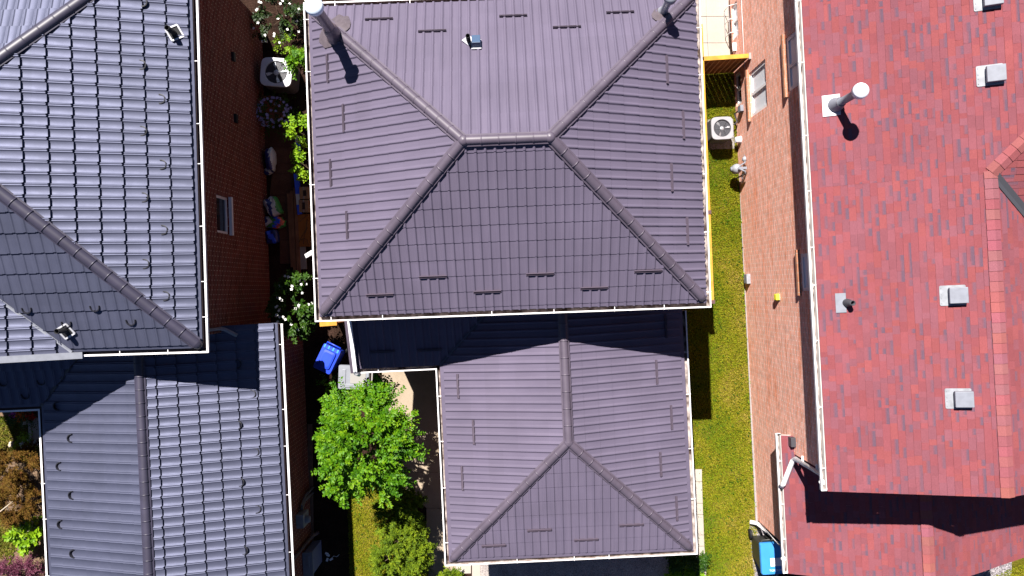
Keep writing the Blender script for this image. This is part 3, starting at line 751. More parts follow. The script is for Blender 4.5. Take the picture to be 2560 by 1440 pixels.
gutter(mid, [B(-1.9, 4.66, 3.45), B(0, 4.66, 3.45), B(0, 0, 3.45), B(6, 0, 3.45), B(6, 5.78, 3.45)])
walls(mid, [B(-1.6, 5.06), B(.4, 5.06), B(.4, .4), B(5.6, .4), B(5.6, 6.3), B(-1.6, 6.3)], 0, 3.31, M_BRICKM)
# rake flashing of the entry roof with the downspout that runs along it
bm = NB()
beam(bm, B(-1.92, 4.70, 3.46), B(-1.92, 6.4, bz(1.63)), .14, .16); obj('rake_flashing', bm, M_PLUMCAP, mid)
bm = NB()
q0, q1 = B(-1.865, 6.2, bz(1.43) + .12), B(-1.865, 4.72, 3.46 + .13)
beam(bm, q0, q1, .085, .07); tube(bm, [q1 + B.ey * .03, q1 - B.ey * .05 + Vector((0, 0, -.03)), q1 - B.ey * .09 + B.ex * .06 + Vector((0, 0, -.13))], .05, 10)
obj('downspout', bm, M_WHITE, mid)
# vents and flues on the upper roof
def flue(house, base, hgt, r, mt, capr, capm, plate=None, patch=None):
    bm = NB(); lathe(bm, base, [(r * 1.9, -.12), (r * 1.5, .02), (r * 1.15, .12), (r, .16), (r, hgt - .12), (r * 1.1, hgt - .1), (r * 1.1, hgt - .06)], 20)
    f = obj('flue_pipe', bm, mt, house)
    bm = NB(); lathe(bm, base, [(capr * .8, hgt - .1), (capr, hgt - .1), (capr * 1.02, hgt - .02), (capr * .92, hgt + .015), (capr * .6, hgt + .04), (0, hgt + .05)], 24); obj('flue_cap', bm, capm, f)
    return f
def skirt(parent, face, p, r, mt, n=14, seed=3, name='flashing', th=.05, squash=1.0):
    rg = random.Random(seed); bm = NB(); M = face.mat(p); c = bm.verts.new(M @ Vector((0, 0, th)))
    ri = [bm.verts.new(M @ Vector((r * (.85 + .3 * rg.random()) * math.cos(k * math.tau / n), squash * r * (.85 + .3 * rg.random()) * math.sin(k * math.tau / n), .03))) for k in range(n)]
    for k in range(n): bm.faces.new((c, ri[k], ri[(k + 1) % n])).smooth = True
    return obj(name, bm, mt, parent)
fp = MF['n'].ray(836, 88)
fl = flue(mid, fp, 1.55, .105, M_PIPE, .17, M_CAPB)
skirt(fl, MF['w'], MF['w'].ray(824, 92), .24, M_SEAL, seed=4, th=.07); skirt(fl, MF['n'], MF['n'].ray(852, 62), .24, M_SEAL, seed=8, th=.07)
bm = NB(); lathe(bm, fp, [(.16, -.1), (.15, .25), (.13, .42), (.108, .46)], 18); obj('storm_collar', bm, M_PIPE, fl)
fp = MF['n'].ray(1657, 30)
fl = flue(mid, fp, .78, .075, M_GPIPE, .125, M_VENT); skirt(fl, MF['n'], MF['n'].ray(1652, 38), .19, M_SEAL, seed=5)
fp = MF['n'].ray(1172, 104)
bm = NB(); lathe(bm, fp, [(.045, -.1), (.045, .34), (.038, .34), (.036, .2)], 14); vp = obj('vent_pipe', bm, M_BLACK, mid)
bm = NB(); box(bm, None, (.2, .2, .012), M=MF['n'].mat(fp) @ Matrix.Translation((0, 0, .035)) @ Matrix.Rotation(.75, 4, 'Z')); obj('flashing', bm, M_CHROME, vp)
bm = NB(); Mx = MF['n'].mat(MF['n'].ray(1191, 112)); box(bm, None, (.17, .2, .15), M=Mx @ Matrix.Translation((0, 0, .09)), bev=.008); bx_ = obj('roof_vent', bm, mat('slate_blue_metal', (.05, .085, .15), .4), mid)
bm = NB(); box(bm, None, (.2, .25, .012), M=Mx @ Matrix.Translation((0, .02, .032))); obj('flashing', bm, M_CHROME, bx_)

# ------------------------------------------------------------------ left house (slate metal roof)
left = thing('house', 'slate grey metal roofed house with dark red brick wall along the shady alley', 'house', (-9, 2, 0))
D = Frame(-6.536, -1.395, .03); zl = 5.03; pl = .43
apx = D(-4.65, 4.65, zl + pl * 4.54)
l_se, l_ne = D(-g, g, zl), D(-g, 9.19, zl); l_v0 = D(-2.9, g, zl); l_v1 = D(-7.44, 4.65, apx.z)
LF = {'e': Face([l_se, l_ne, apx]), 's': Face([l_v0, l_se, apx, l_v1]),
      'n': Face([l_ne, D(-9.3, 9.19, zl), D(-9.3, 4.65, apx.z), apx])}
wing = Face([D(-2.9, .02, zl), l_v0, l_v1, D(-7.44, .02, apx.z)], u=D.ey)
bm = NB()
for f in LF.values(): tiles(bm, f, .231, .437, .052 if f is not LF['s'] else .03, PROF_SLATE)
tiles(bm, wing, .231, .437, .052, PROF_SLATE, v0=.3)
lroof = obj('roof', bm, M_SLATE, left)
for q in (l_se, l_ne):
    d = (apx - q).normalized(); hip_cap('hip_cap', lroof, q + d * .16, apx, M_SLATECAP, r=.115, seg=.36)
hip_cap('ridge_cap', lroof, apx, l_v1, M_SLATECAP, r=.125, tail=False)
valley(lroof, l_v0, l_v1, M_VENT, w=.03, lift=.035)
place_on(LF['e'], lroof, ME_HOOP, [(352, 6), (349, 163), (397, 248), (351, 328), (400, 412), (355, 494), (403, 575), (357, 660), (408, 740)])
place_on(LF['s'], lroof, ME_HOOP, [(68, 768), (238, 763), (167, 803), (328, 798)])
bm = NB(); beam(bm, D(-2.72, .03, zl - .06), D(-7.44, .03, apx.z - .03), .14, .16); obj('rake_flashing', bm, M_VENT, left)
slab(left, [D(-2.0, .1), D(-.1, .1), D(-.1, 9.2), D(-9, 9.2), D(-9, .1)], 4.86, 5.0, M_SOFFIT)
gutter(left, [D(-3.87, 0, 5.0), D(0, 0, 5.0), D(0, 9.3, 5.0), D(-6, 9.3, 5.0)], inner=M_SOFFIT, dirty=M_DARK, lip=.04)
lwa, lwb = D(-.32, .35), D(-.32, 8.95); lop = (2.37, 3.27, 2.82, 3.55)
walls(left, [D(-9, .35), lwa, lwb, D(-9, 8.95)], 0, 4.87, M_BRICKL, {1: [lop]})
window(left, lwa, lwb, lop, pane=M_GLASS, sill=True, sill_ext=.02)
for u, z in ((6.9, 2.3), (5.35, 2.25)):
    bm = NB(); c = lwa + (lwb - lwa).normalized() * u; c.z = z; box(bm, c + Vector((.03, 0, 0)), (.08, .22, .14), .03, .015); obj('wall_vent', bm, M_BLACK, left)
bm = NB(); dsx = D(-.24, .46)
tube(bm, [Vector((dsx.x, dsx.y, 4.9)), Vector((dsx.x, dsx.y, 3.72)), D(-.18, .42, 3.6), D(.06, .27, 3.52)], .045, 8); obj('downspout', bm, M_VENT, left)
E = Frame(-11.49, -2.976, .047); zg = 3.08
def ez(run): return zg + pt_ * run
g_v0 = E(g, g, zg); g_v1 = E(2.0, 2.0, ez(1.89)); g_sw, g_se = E(g, -7.5, zg), E(5.91, -7.5, zg); g_ap = E(3.01, -4.6, ez(2.9)); g_tp = E(3.01, 2.0, ez(2.9)); g_ne = E(5.91, 1.86, zg)
EF = {'w': Face([g_v0, g_sw, g_ap, g_tp, g_v1]), 'e': Face([g_se, g_ne, E(3.01, 1.86, ez(2.9)), g_ap]), 's': Face([g_sw, g_se, g_ap]),
      'b': Face([E(-3.5, g, zg), g_v0, g_v1, E(-3.5, 2.0, ez(1.89))])}
bm = NB()
for k, f in EF.items(): tiles(bm, f, .231, .437 if k != 'w' else .37, .05 if k != 'w' else .016, PROF_SLATE)
lgroof = obj('roof', bm, M_SLATE, left)
hip_cap('ridge_cap', lgroof, g_ap, g_tp, M_SLATECAP, r=.1, tail=False, lift=.03, seg=.3)
for q in (g_sw, g_se): hip_cap('hip_cap', lgroof, q, g_ap, M_SLATECAP, r=.1)
valley(lgroof, g_v0, g_v1, M_DARK, w=.035)
place_on(EF['b'], lgroof, ME_HOOP, [(10, 952), (105, 949), (65, 984)])
place_on(EF['w'], lgroof, ME_HOOP, [(148, 1015), (183, 1095), (155, 1165), (186, 1237), (158, 1310), (189, 1383)])
place_on(EF['e'], lgroof, ME_HOOP, [(626, 985), (591, 1062), (634, 1130), (597, 1205), (639, 1272), (606, 1375), (590, 910)])
slab(left, [E(-3.5, .1), E(.1, .1), E(.1, -7.5), E(5.92, -7.5), E(5.92, 1.84), E(-3.5, 1.84)], 2.9, 3.05, M_SOFFIT)
gutter(left, [E(-3.5, 0, 3.05), E(0, 0, 3.05), E(0, -7.6, 3.05), E(6.02, -7.6, 3.05), E(6.02, 1.83, 3.05)], inner=M_SOFFIT, dirty=M_SOFFIT, lip=.045)
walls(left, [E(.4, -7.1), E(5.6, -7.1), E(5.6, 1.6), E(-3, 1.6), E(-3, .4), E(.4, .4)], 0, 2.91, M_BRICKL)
bm = NB(); b0 = E(5.66, -4.28); tube(bm, [Vector((b0.x, b0.y, 2.9)), Vector((b0.x, b0.y, .45)), Vector((b0.x + .08, b0.y + .05, .25)), Vector((b0.x + .16, b0.y + .08, .15))], .05, 8); obj('downspout', bm, M_PIPE, left)
for face, p_, hh in (('e', (437, 84), .36), ('s', (168, 826), .36)):
    q = LF[face].ray(*p_); bm = NB(); lathe(bm, q, [(.055, -.1), (.055, hh), (.045, hh), (.042, .1)], 16); v_ = obj('vent_pipe', bm, M_BLACK, left)
    bm = NB(); Mx = LF[face].mat(q)
    for a, b in (((-.13, -.13), (.13, -.13)), ((.13, -.13), (.13, .13)), ((.13, .13), (-.13, .13)), ((-.13, .13), (-.13, -.13))):
        R_ = Matrix.Rotation(.5, 4, 'Z'); beam(bm, Mx @ R_ @ Vector((*a, .05)), Mx @ R_ @ Vector((*b, .05)), .035, .02)
    obj('flashing', bm, M_CHROME, v_)
    bm = NB(); box(bm, None, (.23, .23, .02), M=Mx @ Matrix.Rotation(.5, 4, 'Z') @ Matrix.Translation((0, 0, .035))); obj('rubber_boot', bm, M_BLACK, v_)

# ------------------------------------------------------------------ right house (red shingles, orange brick)
right = thing('house', 'brick house with red asphalt shingle roof and long orange brick side wall', 'house', (9, 0, 0))
R = Frame(6.45, -4.233, .053); p1_ = .33
def rz(x): return 5.53 + p1_ * (x - .11)
def yl(Y): return (Y + 4.233 - .40 * math.sin(R.a)) / math.cos(R.a)
xr, yj = 3.18, 6.31; zj = rz(xr)
hp = R(xr + 3, yj + 3, rz(xr + 3)); vl = R(2 * xr, yj - xr, rz(0) )
RF = {'w': Face([R(.11, yj, rz(.11)), R(.11, .0, rz(.11)), R(xr, 0, zj), R(xr, yj, zj)]),
      'wn': Face([R(.11, 14, rz(.11)), R(.11, yj, rz(.11)), R(xr, yj, zj), hp, R(xr + 3, 14, hp.z)]),
      'e': Face([R(2 * xr, 0, rz(0)), R(2 * xr, yj - xr, rz(0)), R(xr, yj, zj), R(xr, 0, zj)]),
      's': Face([R(2 * xr, yj - xr, rz(0)), R(9.5, yj - xr, rz(0)), R(9.5, yj + 3, hp.z), hp, R(xr, yj, zj)])}
bm = NB()
for i, f in enumerate(RF.values()): shingles(bm, f, 20 + i)
rroof = obj('roof', bm, M_SHINGLE, right)
def shingle_cap(parent, a, b, seed, w=.135, step=.2, lift=.02):
    """folded ridge shingles, overlapping"""
    a, b = Vector(a), Vector(b); x = (b - a); L = x.length; x.normalize(); y = Vector((0, 0, 1)).cross(x).normalized(); z = x.cross(y)
    bm = NB(); cl = bm.loops.layers.float_color.new('Col'); rg = random.Random(seed); n = int(L / step)
    for i in range(n + 1):
        t0 = i * step; t1 = min(t0 + step + .02, L + .03); c = tuple(k * (.92 + .2 * rg.random()) for k in rg.choice([(.245, .075, .077), (.235, .073, .078), (.23, .078, .088)]))
        for s in (1, -1):
            ps = [a + x * t0 + z * (lift + .016), a + x * t0 + y * s * w + z * (lift - .045 + .016), a + x * t1 + y * s * w + z * (lift - .045 + .004), a + x * t1 + z * (lift + .004)]
            if s > 0: ps.reverse()
            q = bm.faces.new([bm.verts.new(p) for p in ps]); 
            for l in q.loops: l[cl] = (*c, 1)
            lo = Vector((0, 0, -.02)); p_, q_ = a + x * t0 + z * (lift + .016), a + x * t0 + y * s * w + z * (lift - .045 + .016)
            q = bm.faces.new([bm.verts.new(p) for p in (p_, q_, q_ + lo, p_ + lo)])
            for l in q.loops: l[cl] = (.12, .03, .04, 1)
    return obj('ridge_cap', bm, M_SHINGLE, parent)
shingle_cap(rroof, R(xr, 0, zj), R(xr, yj, zj), 1); shingle_cap(rroof, R(xr, yj, zj + .004), hp, 2)
valley(rroof, R(2 * xr, yj - xr, rz(0)), R(xr + .05, yj - .05, zj - .01), M_DARK, w=.09, lift=.012)
wa, wb = R(.40, 14), R(.40, .19)
def op(Y0, Y1, z0, z1): return (14 - yl(Y1), 14 - yl(Y0), z0, z1)
M_SILLB = brick_mat('sill_brick', (0.36, 0.15, 0.085), (0.42, 0.2, 0.12), (0.4, 0.3, 0.24), (0.3, 0.1, 0.05), 0.4)
ops = [op(4.55, 5.73, 1.28, 2.5), op(4.52, 5.77, 3.85, 5.1), op(-.07, .78, 4.02, 5.1), op(5.12, 6.02, .12, .6), op(7.0, 7.95, .12, .62)]
walls(right, [R(.40, .19), R(9.5, .19), R(9.5, 14), R(.40, 14)], 0, 5.37, M_BRICKR, {3: ops}, depth=.08)
window(right, wa, wb, ops[0], .08, M_BLIND, .09, [.5], sill_m=M_SILLB)
window(right, wa, wb, ops[1], .08, M_BLIND, .09, [.55], sill_m=M_SILLB)
window(right, wa, wb, ops[2], .08, M_BLIND, .08, None, sill_m=M_SILLB)
window(right, wa, wb, ops[3], .08, M_GLASS, .07, [.5], sill=False)
wcage = window(right, wa, wb, ops[4], .08, M_BLIND, .07, [.5], sill=False)
bm = NB(); d_ = (wb - wa).normalized(); no_ = Vector((d_.y, -d_.x, 0))
for u in (ops[4][0] + .1, (ops[4][0] + ops[4][1]) / 2, ops[4][1] - .1):
    c = wa + d_ * u; tube(bm, [c + Vector((0, 0, .62)), c + no_ * .2 + Vector((0, 0, .5)), c + no_ * .2 + Vector((0, 0, .1))], .011, 6)
for z in (.12, .5):
    tube(bm, [wa + d_ * (ops[4][0] + .1) + no_ * .2 + Vector((0, 0, z)), wa + d_ * (ops[4][1] - .1) + no_ * .2 + Vector((0, 0, z))], .011, 6)
obj('window_guard', bm, M_WHITE, wcage)
bm = NB(); bm.faces.new([bm.verts.new(p) for p in (R(.40, .19, 5.37), R(5.9, .19, 5.37), R(xr, .19, rz(xr) - .06))]); obj('gable_wall', bm, M_BRICKM, right)
slab(right, [R(.1, .02), R(6.3, .02), R(9.5, 3.2), R(9.5, 14), R(.1, 14)], 5.36, 5.5, M_WSOFFIT)
gutter(right, [R(0, 14, 5.5), R(0, 0, 5.5), R(.32, 0, 5.5)])
bm = NB()
beam(bm, R(.12, .045, rz(.11) - .09), R(xr, .045, zj - .09), .03, .15); beam(bm, R(xr, .045, zj - .09), R(2 * xr, .045, rz(0) - .09), .03, .15); obj('fascia', bm, M_WHITE, right)
# lower roof in front
p2_ = .47; zl2 = 2.93
def qz(x): return zl2 + p2_ * (x - .145)
QF = {'w': Face([R(.145, .63, zl2), R(.145, -2.745, zl2), R(2.88, -2.745, qz(2.88)), R(2.88, .63, qz(2.88))]),
      'e': Face([R(6.3, -2.745, qz(2.88) - p2_ * 3.42), R(6.3, .63, qz(2.88) - p2_ * 3.42), R(2.88, .63, qz(2.88)), R(2.88, -2.745, qz(2.88))])}
bm = NB(); shingles(bm, QF['w'], 41); shingles(bm, QF['e'], 42); qroof = obj('roof', bm, M_SHINGLE, right)
shingle_cap(qroof, R(2.88, -2.745, qz(2.88)), R(2.88, .3, qz(2.88)), 5)
bm = NB(); box(bm, R(.36, .5, zl2 + .17), (.15, .22, .2), .053, .01); obj('flashing', bm, M_DARK, qroof)
gutter(right, [R(.035, .66, 2.9), R(.035, -2.757, 2.9), R(.45, -2.757, 2.9)])
slab(right, [R(.14, -2.72), R(5.6, -2.72), R(5.6, .15), R(.14, .62)], 2.76, 2.9, M_WSOFFIT)
bm = NB(); beam(bm, R(.15, -2.71, zl2 - .09), R(2.88, -2.71, qz(2.88) - .09), .03, .15); beam(bm, R(2.88, -2.71, qz(2.88) - .09), R(6.3, -2.71, qz(2.88) - p2_ * 3.42 - .09), .03, .15); obj('fascia', bm, M_WHITE, right)
walls(right, [R(.40, .19), R(.40, -2.38), R(5.4, -2.38), R(5.4, .19)], 0, 2.77, M_BRICKR, closed=False)
# corner quoins seen as a toothed brick edge
for y_, z0_ in ((.178, 2.95), (-2.392, .2)):
    for k in range(0, 9, 2):
        bm = NB(); uvl = bm.loops.layers.uv.new('UVMap'); box(bm, R(.60, y_, z0_ + k * .27), (.30, .022, .25), .053)
        for f in bm.faces:
            for l in f.loops: l[uvl].uv = (l.vert.co.x + l.vert.co.y, l.vert.co.z)
        obj('quoin', bm, M_BRICKR, right)
bm = NB()
tube(bm, [R(.06, .16, 5.40), R(.1, .15, 5.30), R(.33, .13, 5.15), R(.33, .13, 3.3), R(.30, .07, 3.2), R(.10, -.52, 3.06), R(.07, -.6, 2.97)], .06, 12)
for z in (4.4, 3.6): box(bm, R(.38, .2, z), (.05, .14, .03), .053)
obj('downspout', bm, M_WHITE, right)
bm = NB()
tube(bm, [R(.09, -2.42, 2.82), R(.12, -2.42, 2.72), R(.34, -2.42, 2.6), R(.34, -2.42, .3), R(.30, -2.42, .18), R(.16, -2.40, .12)], .06, 12)
for z in (1.9, 1.0): box(bm, R(.43, -2.3, z), (.05, .14, .03), .053)
obj('downspout', bm, M_WHITE, right)
# roof furniture
fp = RF['w'].ray(2090, 262)
bm = NB(); lathe(bm, fp, [(.17, -.1), (.15, .06), (.10, .2), (.09, .24), (.078, .25), (.078, 1.0), (.085, 1.0)], 22); fl = obj('flue_pipe', bm, M_VENT, right)
bm = NB(); lathe(bm, fp, [(.10, .98), (.15, .98), (.152, 1.07), (.14, 1.1), (.08, 1.125), (0, 1.13)], 28); obj('flue_cap', bm, M_ACW, fl)
bm = NB(); box(bm, None, (.43, .34, .008), M=RF['w'].mat(RF['w'].ray(2078, 264)) @ Matrix.Translation((0, .0, .02))); obj('flashing', bm, M_CHROME, fl)
bm = NB(); lathe(bm, fp, [(.1, .21), (.1, .25)], 18); obj('clamp_ring', bm, M_GALV, fl)
fp = RF['w'].ray(2117, 757)
bm = NB(); lathe(bm, fp, [(.1, -.08), (.075, .1), (.062, .16), (.055, .17), (.055, .27), (.042, .27), (.04, .1)], 18); fl = obj('vent_pipe', bm, M_DARK, right)
bm = NB(); box(bm, None, (.40, .20, .008), M=RF['w'].mat(RF['w'].ray(2107, 757)) @ Matrix.Translation((0, -.04, .02))); obj('flashing', bm, M_VENT, fl)
for i, (vx, vy) in enumerate([(2476, -2), (2483, 187), (2390, 738), (2404, 996)]):
    Mx = RF['w'].mat(RF['w'].ray(vx, vy))
    bm = NB(); box(bm, None, (.31, .32, .1), M=Mx @ Matrix.Translation((0, .02, .1)), bev=.01); box(bm, None, (.27, .27, .1), M=Mx @ Matrix.Translation((0, .03, .04)))
    v_ = obj('roof_vent', bm, M_VENT, right)
    bm = NB(); pts_ = rounded(.40, .46, .03); Mf = Mx @ Matrix.Translation((0, -.06, .014))
    lo = [bm.verts.new(Mf @ Vector((x, y, 0))) for x, y in pts_]; hi = [bm.verts.new(Mf @ Vector((x, y, .006))) for x, y in pts_]
    bm.faces.new(hi)
    for k in range(len(lo)): bm.faces.new((lo[k], lo[(k + 1) % len(lo)], hi[(k + 1) % len(lo)], hi[k]))
    for xx in (-.15, -.03, .05, .15): lathe(bm, Mf @ Vector((xx, -.2, .006)), [(.012, 0), (.010, .006), (0, .008)], 8, axis=Mf.to_3x3() @ Vector((0, 0, 1)))
    obj('flashing', bm, M_GALV, v_)
# ------------------------------------------------------------------ grass that stands on the turf sheets (nobody could count it)
grass_field('lawn_grass', LAWN, 5200, .045, L_GRASS, 11, patch=lambda x, y: np.clip((x - 6.15) * .34, -.2, .3) + .16 * np.sin(x * 3.1 + 2.2 * np.sin(y * 1.3)) * np.sin(y * 2.1 + 1) - .1 * (np.sin(y * 5.2 + 3 * np.sin(x * 4)) > .82))
grass_field('front_lawn_grass', FRONT, 4500, .045, L_GRASS, 12)
grass_field('garden_grass', px((-60, 1030), (72, 1050), (70, 1120), (20, 1140), (-60, 1130)), 3500, .07, L_WILD, 13)
grass_field('garden_grass', px((-60, 1290), (45, 1290), (40, 1370), (25, 1410), (-60, 1360)), 3500, .07, L_WILD, 14)
grass_field('back_yard_blades', px((2480, 1440), (2600, 1390), (2700, 1400), (2700, 1500), (2500, 1500)), 3000, .05, L_GRASS, 15)
grass_field('weeds', px((1840, 430), (1850, 430), (1893, 1290), (1882, 1290)), 170, .09, L_LIME, 16)

grass_field('clover', LAWN, 75, .08, L_DARK, 17)
grass_field('clover', FRONT, 60, .08, L_DARK, 18)

def local_boxes(name, parent, lst, mt, rz=0, bev=0, o=(0, 0, 0)):
    bm = NB(); Mo = Matrix.Translation(o) @ Matrix.Rotation(rz, 4, 'Z')
    for c, s in lst: box(bm, None, s, M=Mo @ Matrix.Translation(c), bev=bev)
    return obj(name, bm, mt, parent)

# ------------------------------------------------------------------ fences
def fence(label, a, b, h, posts=(), face=M_FENCED, cap_w=.115, group=None):
    a, b = Vector(a), Vector(b); a.z = b.z = 0; t = thing('fence', label, 'fence', a, group)
    d = (b - a).normalized(); L = (b - a).length; ang = math.atan2(d.y, d.x)
    bm = NB(); n = int(L / .145)
    for i in range(n):
        c = a + d * (i + .5) * L / n; c.z = (h - .05) / 2 + .03; box(bm, c, (L / n - .012, .022, h - .09), ang)
    obj('board_panel', bm, face, t)
    bm = NB(); c = (a + b) / 2; c.z = h - .015; box(bm, c, (L, cap_w, .035), ang, .006); c.z = h - .075; box(bm, c, (L, .05, .08), ang); obj('top_rail', bm, M_FENCE, t)
    for u in posts:
        c = a + d * u; c.z = (h + .02) / 2; bm = NB(); box(bm, c, (.10, .15, h + .03), ang, .006); obj('post', bm, M_POST, t)
    return t
fa, fb = P(1751, 60, 1.5), P(1780, 752, 1.5)
fence('long yellow topped cedar fence squeezed along the east side of the plum roofed house', fa, fb, 1.5, posts=[(fb - fa).length * .68, (fb - fa).length + .03])
t = fence('short cedar cross fence with yellow top rail closing the gap between the two houses', P(1752, 147, 1.5), P(1876, 139, 1.5), 1.5)
bm = NB(); box(bm, P(1876, 140, 1.505), (.09, .17, .05), 0, .006); obj('end_cap', bm, M_BEIGE, t)
fence('bit of orange cedar fence under the south west corner gutter by the rose bush', P(799, 811, 1.8), P(842, 808, 1.8), 1.8)

# ------------------------------------------------------------------ air conditioners
def ac_unit(label, c, w, d, h, rz, enamel, bladecol, n_blade=3, corner=.07):
    t = thing('air_conditioner', label, 'air conditioner', (c[0], c[1], 0), 'air conditioners')
    bm = NB(); prism(bm, xf(rounded(w - .03, d - .03, corner), c, rz), .02, h - .045)
    bm2 = bm; obj('casing', bm2, M_DARK, t)
    bm = NB()                                            # louvred sides
    for k in range(14):
        z = .07 + k * (h - .16) / 13
        o = xf(rounded(w - .01, d - .01, corner), c, rz); i_ = xf(rounded(w - .04, d - .04, corner * .8), c, rz)
        lo = [bm.verts.new((x, y, z)) for x, y in o]; hi = [bm.verts.new((x, y, z + .014)) for x, y in o]
        for k2 in range(len(lo)): bm.faces.new((lo[k2], lo[(k2 + 1) % len(lo)], hi[(k2 + 1) % len(lo)], hi[k2]))
    obj('louvres', bm, M_BEIGE, t)
    r = min(w, d) * .39                                  # top panel with a round hole
    bm = NB(); K = 48; sq = []
    for k in range(K):
        a = k * math.tau / K; x, y = math.cos(a), math.sin(a); n_ = 5.5
        s = 1 / ((abs(x) ** n_ + abs(y) ** n_) ** (1 / n_)); sq.append((x * s * w / 2, y * s * d / 2))
    ci = [(r * math.cos(k * math.tau / K), r * math.sin(k * math.tau / K)) for k in range(K)]
    rows = [(xf(sq, c, rz), h - .06), (xf(sq, c, rz), h - .008), (xf([(x * .975, y * .975) for x, y in sq], c, rz), h), (xf([(x * 1.03, y * 1.03) for x, y in ci], c, rz), h), (xf(ci, c, rz), h - .01), (xf(ci, c, rz), h - .14)]
    V = [[bm.verts.new((x, y, z)) for x, y in p] for p, z in rows]
    for A_, B_ in zip(V, V[1:]):
        for k in range(K): bm.faces.new((A_[k], A_[(k + 1) % K], B_[(k + 1) % K], B_[k]))
    fixn(bm); obj('top_panel', bm, enamel, t)
    bm = NB(); lathe(bm, (c[0], c[1], h - .085), [(r * .26, 0), (r * .26, .04), (r * .2, .055), (0, .06)], 16)
    for k in range(n_blade):
        a0 = k * math.tau / n_blade + .5; pts = []
        for rr, da, dz in ((.22, -.28, .03), (.62, -.5, .05), (.95, -.42, .05), (.97, .3, -.02), (.6, .36, -.01), (.22, .3, 0)):
            pts.append(bm.verts.new((c[0] + r * rr * math.cos(a0 + da), c[1] + r * rr * math.sin(a0 + da), h - .07 + dz)))
        bm.faces.new(pts)
    obj('fan', bm, bladecol, t)
    bm = NB()
    for rr in (.3, .55, .8, .98): tube(bm, [(c[0] + r * rr * math.cos(k * math.tau / 28), c[1] + r * rr * math.sin(k * math.tau / 28), h + .004) for k in range(29)], .0025, 4)
    for k in range(6):
        a = k * math.pi / 3; tube(bm, [(c[0] + r * .25 * math.cos(a), c[1] + r * .25 * math.sin(a), h + .006), (c[0] + r * math.cos(a), c[1] + r * math.sin(a), h + .006)], .003, 4)
    obj('wire_guard', bm, M_DARK, t)
    return t
pc = P(1806, 320, .75)
ac_unit('grey square air conditioner standing on the sunny side lawn by the orange brick wall', (pc.x, pc.y), .60, .62, .75, .05, M_AC, M_FAN)
sheet('concrete_pad', px((1768, 300), (1832, 298), (1836, 372), (1772, 374)), .03, M_FOUND, th=.03)
pc = P(690, 180, .8)
ac_unit('large white rounded air conditioner in the shady alley beside the dark brick wall', (pc.x, pc.y), .86, .78, .8, -.08, M_ACW, M_BLIND, 4, .16)

# ------------------------------------------------------------------ fittings on the orange brick wall
def wallpt(Y, z, out=0.0):
    v = R(.40, yl(Y)) + no_ * out; v.z = z; return v
ang = R.a
t = thing('disconnect_box', 'small grey electrical disconnect box on orange wall above the air conditioner hose', 'electrical box', wallpt(4.95, 0))
bm = NB(); box(bm, wallpt(4.95, .62, .05), (.09, .17, .24), ang, .008); obj('box', bm, M_VENT, t)
bm = NB(); tube(bm, [wallpt(4.93, .5, .06), wallpt(4.9, .3, .12), P(1843, 305, .25), P(1834, 312, .25)], .02, 8); obj('conduit', bm, M_DARK, t)
t = thing('vent_hood', 'round white exhaust vent hood low on the orange brick wall', 'vent', wallpt(4.15, 0))
c = wallpt(4.15, .35, .0); bm = NB(); lathe(bm, c, [(.10, 0), (.10, .03), (.085, .06), (.085, .13), (.07, .15), (0, .15)], 20, axis=no_); obj('hood', bm, M_ACW, t)
bm = NB(); box(bm, c + no_ * .155 + Vector((0, 0, -.02)), (.02, .15, .02), ang); obj('flap', bm, M_VENT, t)
t = thing('gas_meter', 'grey gas meter with regulator and pipes at the foot of the orange wall', 'gas meter', wallpt(3.3, 0))
c = wallpt(3.3, .62, .26)
bm = NB(); lathe(bm, c + Vector((0, -.0, -.16)), [(.0, 0), (.11, .01), (.135, .06), (.135, .22), (.11, .3), (.04, .33), (0, .335)], 20); obj('meter_body', bm, M_GALV, t)
bm = NB(); lathe(bm, c + no_ * .1 + Vector((0, 0, .02)), [(.06, 0), (.06, .06), (0, .065)], 16, axis=no_); obj('dial', bm, M_VENT, t)
bm = NB()
tube(bm, [wallpt(3.12, .0, .09), wallpt(3.12, .85, .09), wallpt(3.18, .92, .12), c + Vector((.0, -.03, .24))], .022, 8)
tube(bm, [c + Vector((.03, .05, .22)), wallpt(3.42, .9, .1), wallpt(3.6, .8, .08), wallpt(3.66, .6, .0)], .022, 8)
tube(bm, [wallpt(3.02, .05, .08), wallpt(2.95, .5, .08), wallpt(3.12, .6, .09)], .016, 8); obj('pipework', bm, M_VENT, t)
bm = NB(); lathe(bm, wallpt(3.52, .86, .1), [(.03, -.04), (.075, -.03), (.075, 0), (.05, .05), (0, .055)], 16, axis=no_); obj('regulator', bm, M_GALV, t)
bm = NB(); box(bm, wallpt(3.28, .84, .16), (.24, .07, .05), ang, .01); obj('bracket', bm, M_VENT, t)
t = thing('utility_box', 'small grey utility box low on the sunny orange wall past the lawn', 'electrical box', wallpt(.26, 0))
bm = NB(); box(bm, wallpt(.26, .38, .045), (.09, .25, .26), ang, .008); obj('box', bm, M_VENT, t)
bm = NB(); box(bm, wallpt(.26, .52, .05), (.11, .27, .02), ang); obj('lid', bm, M_GALV, t)
t = thing('yellow_box', 'bright yellow little box fixed high on the orange brick wall', 'box', wallpt(-.22, 0))
bm = NB(); box(bm, wallpt(-.22, 2.6, .05), (.1, .15, .15), ang, .01); obj('cover', bm, M_YELL, t)
bm = NB(); box(bm, wallpt(-.22, 2.6, .008), (.016, .17, .17), ang); obj('back_plate', bm, M_BEIGE, t)
t = thing('wall_vent', 'small white vent beside the caged basement window on the orange wall', 'vent', wallpt(6.75, 0))
bm = NB(); box(bm, wallpt(6.75, .3, .03), (.06, .2, .16), ang, .01); obj('hood', bm, M_ACW, t)
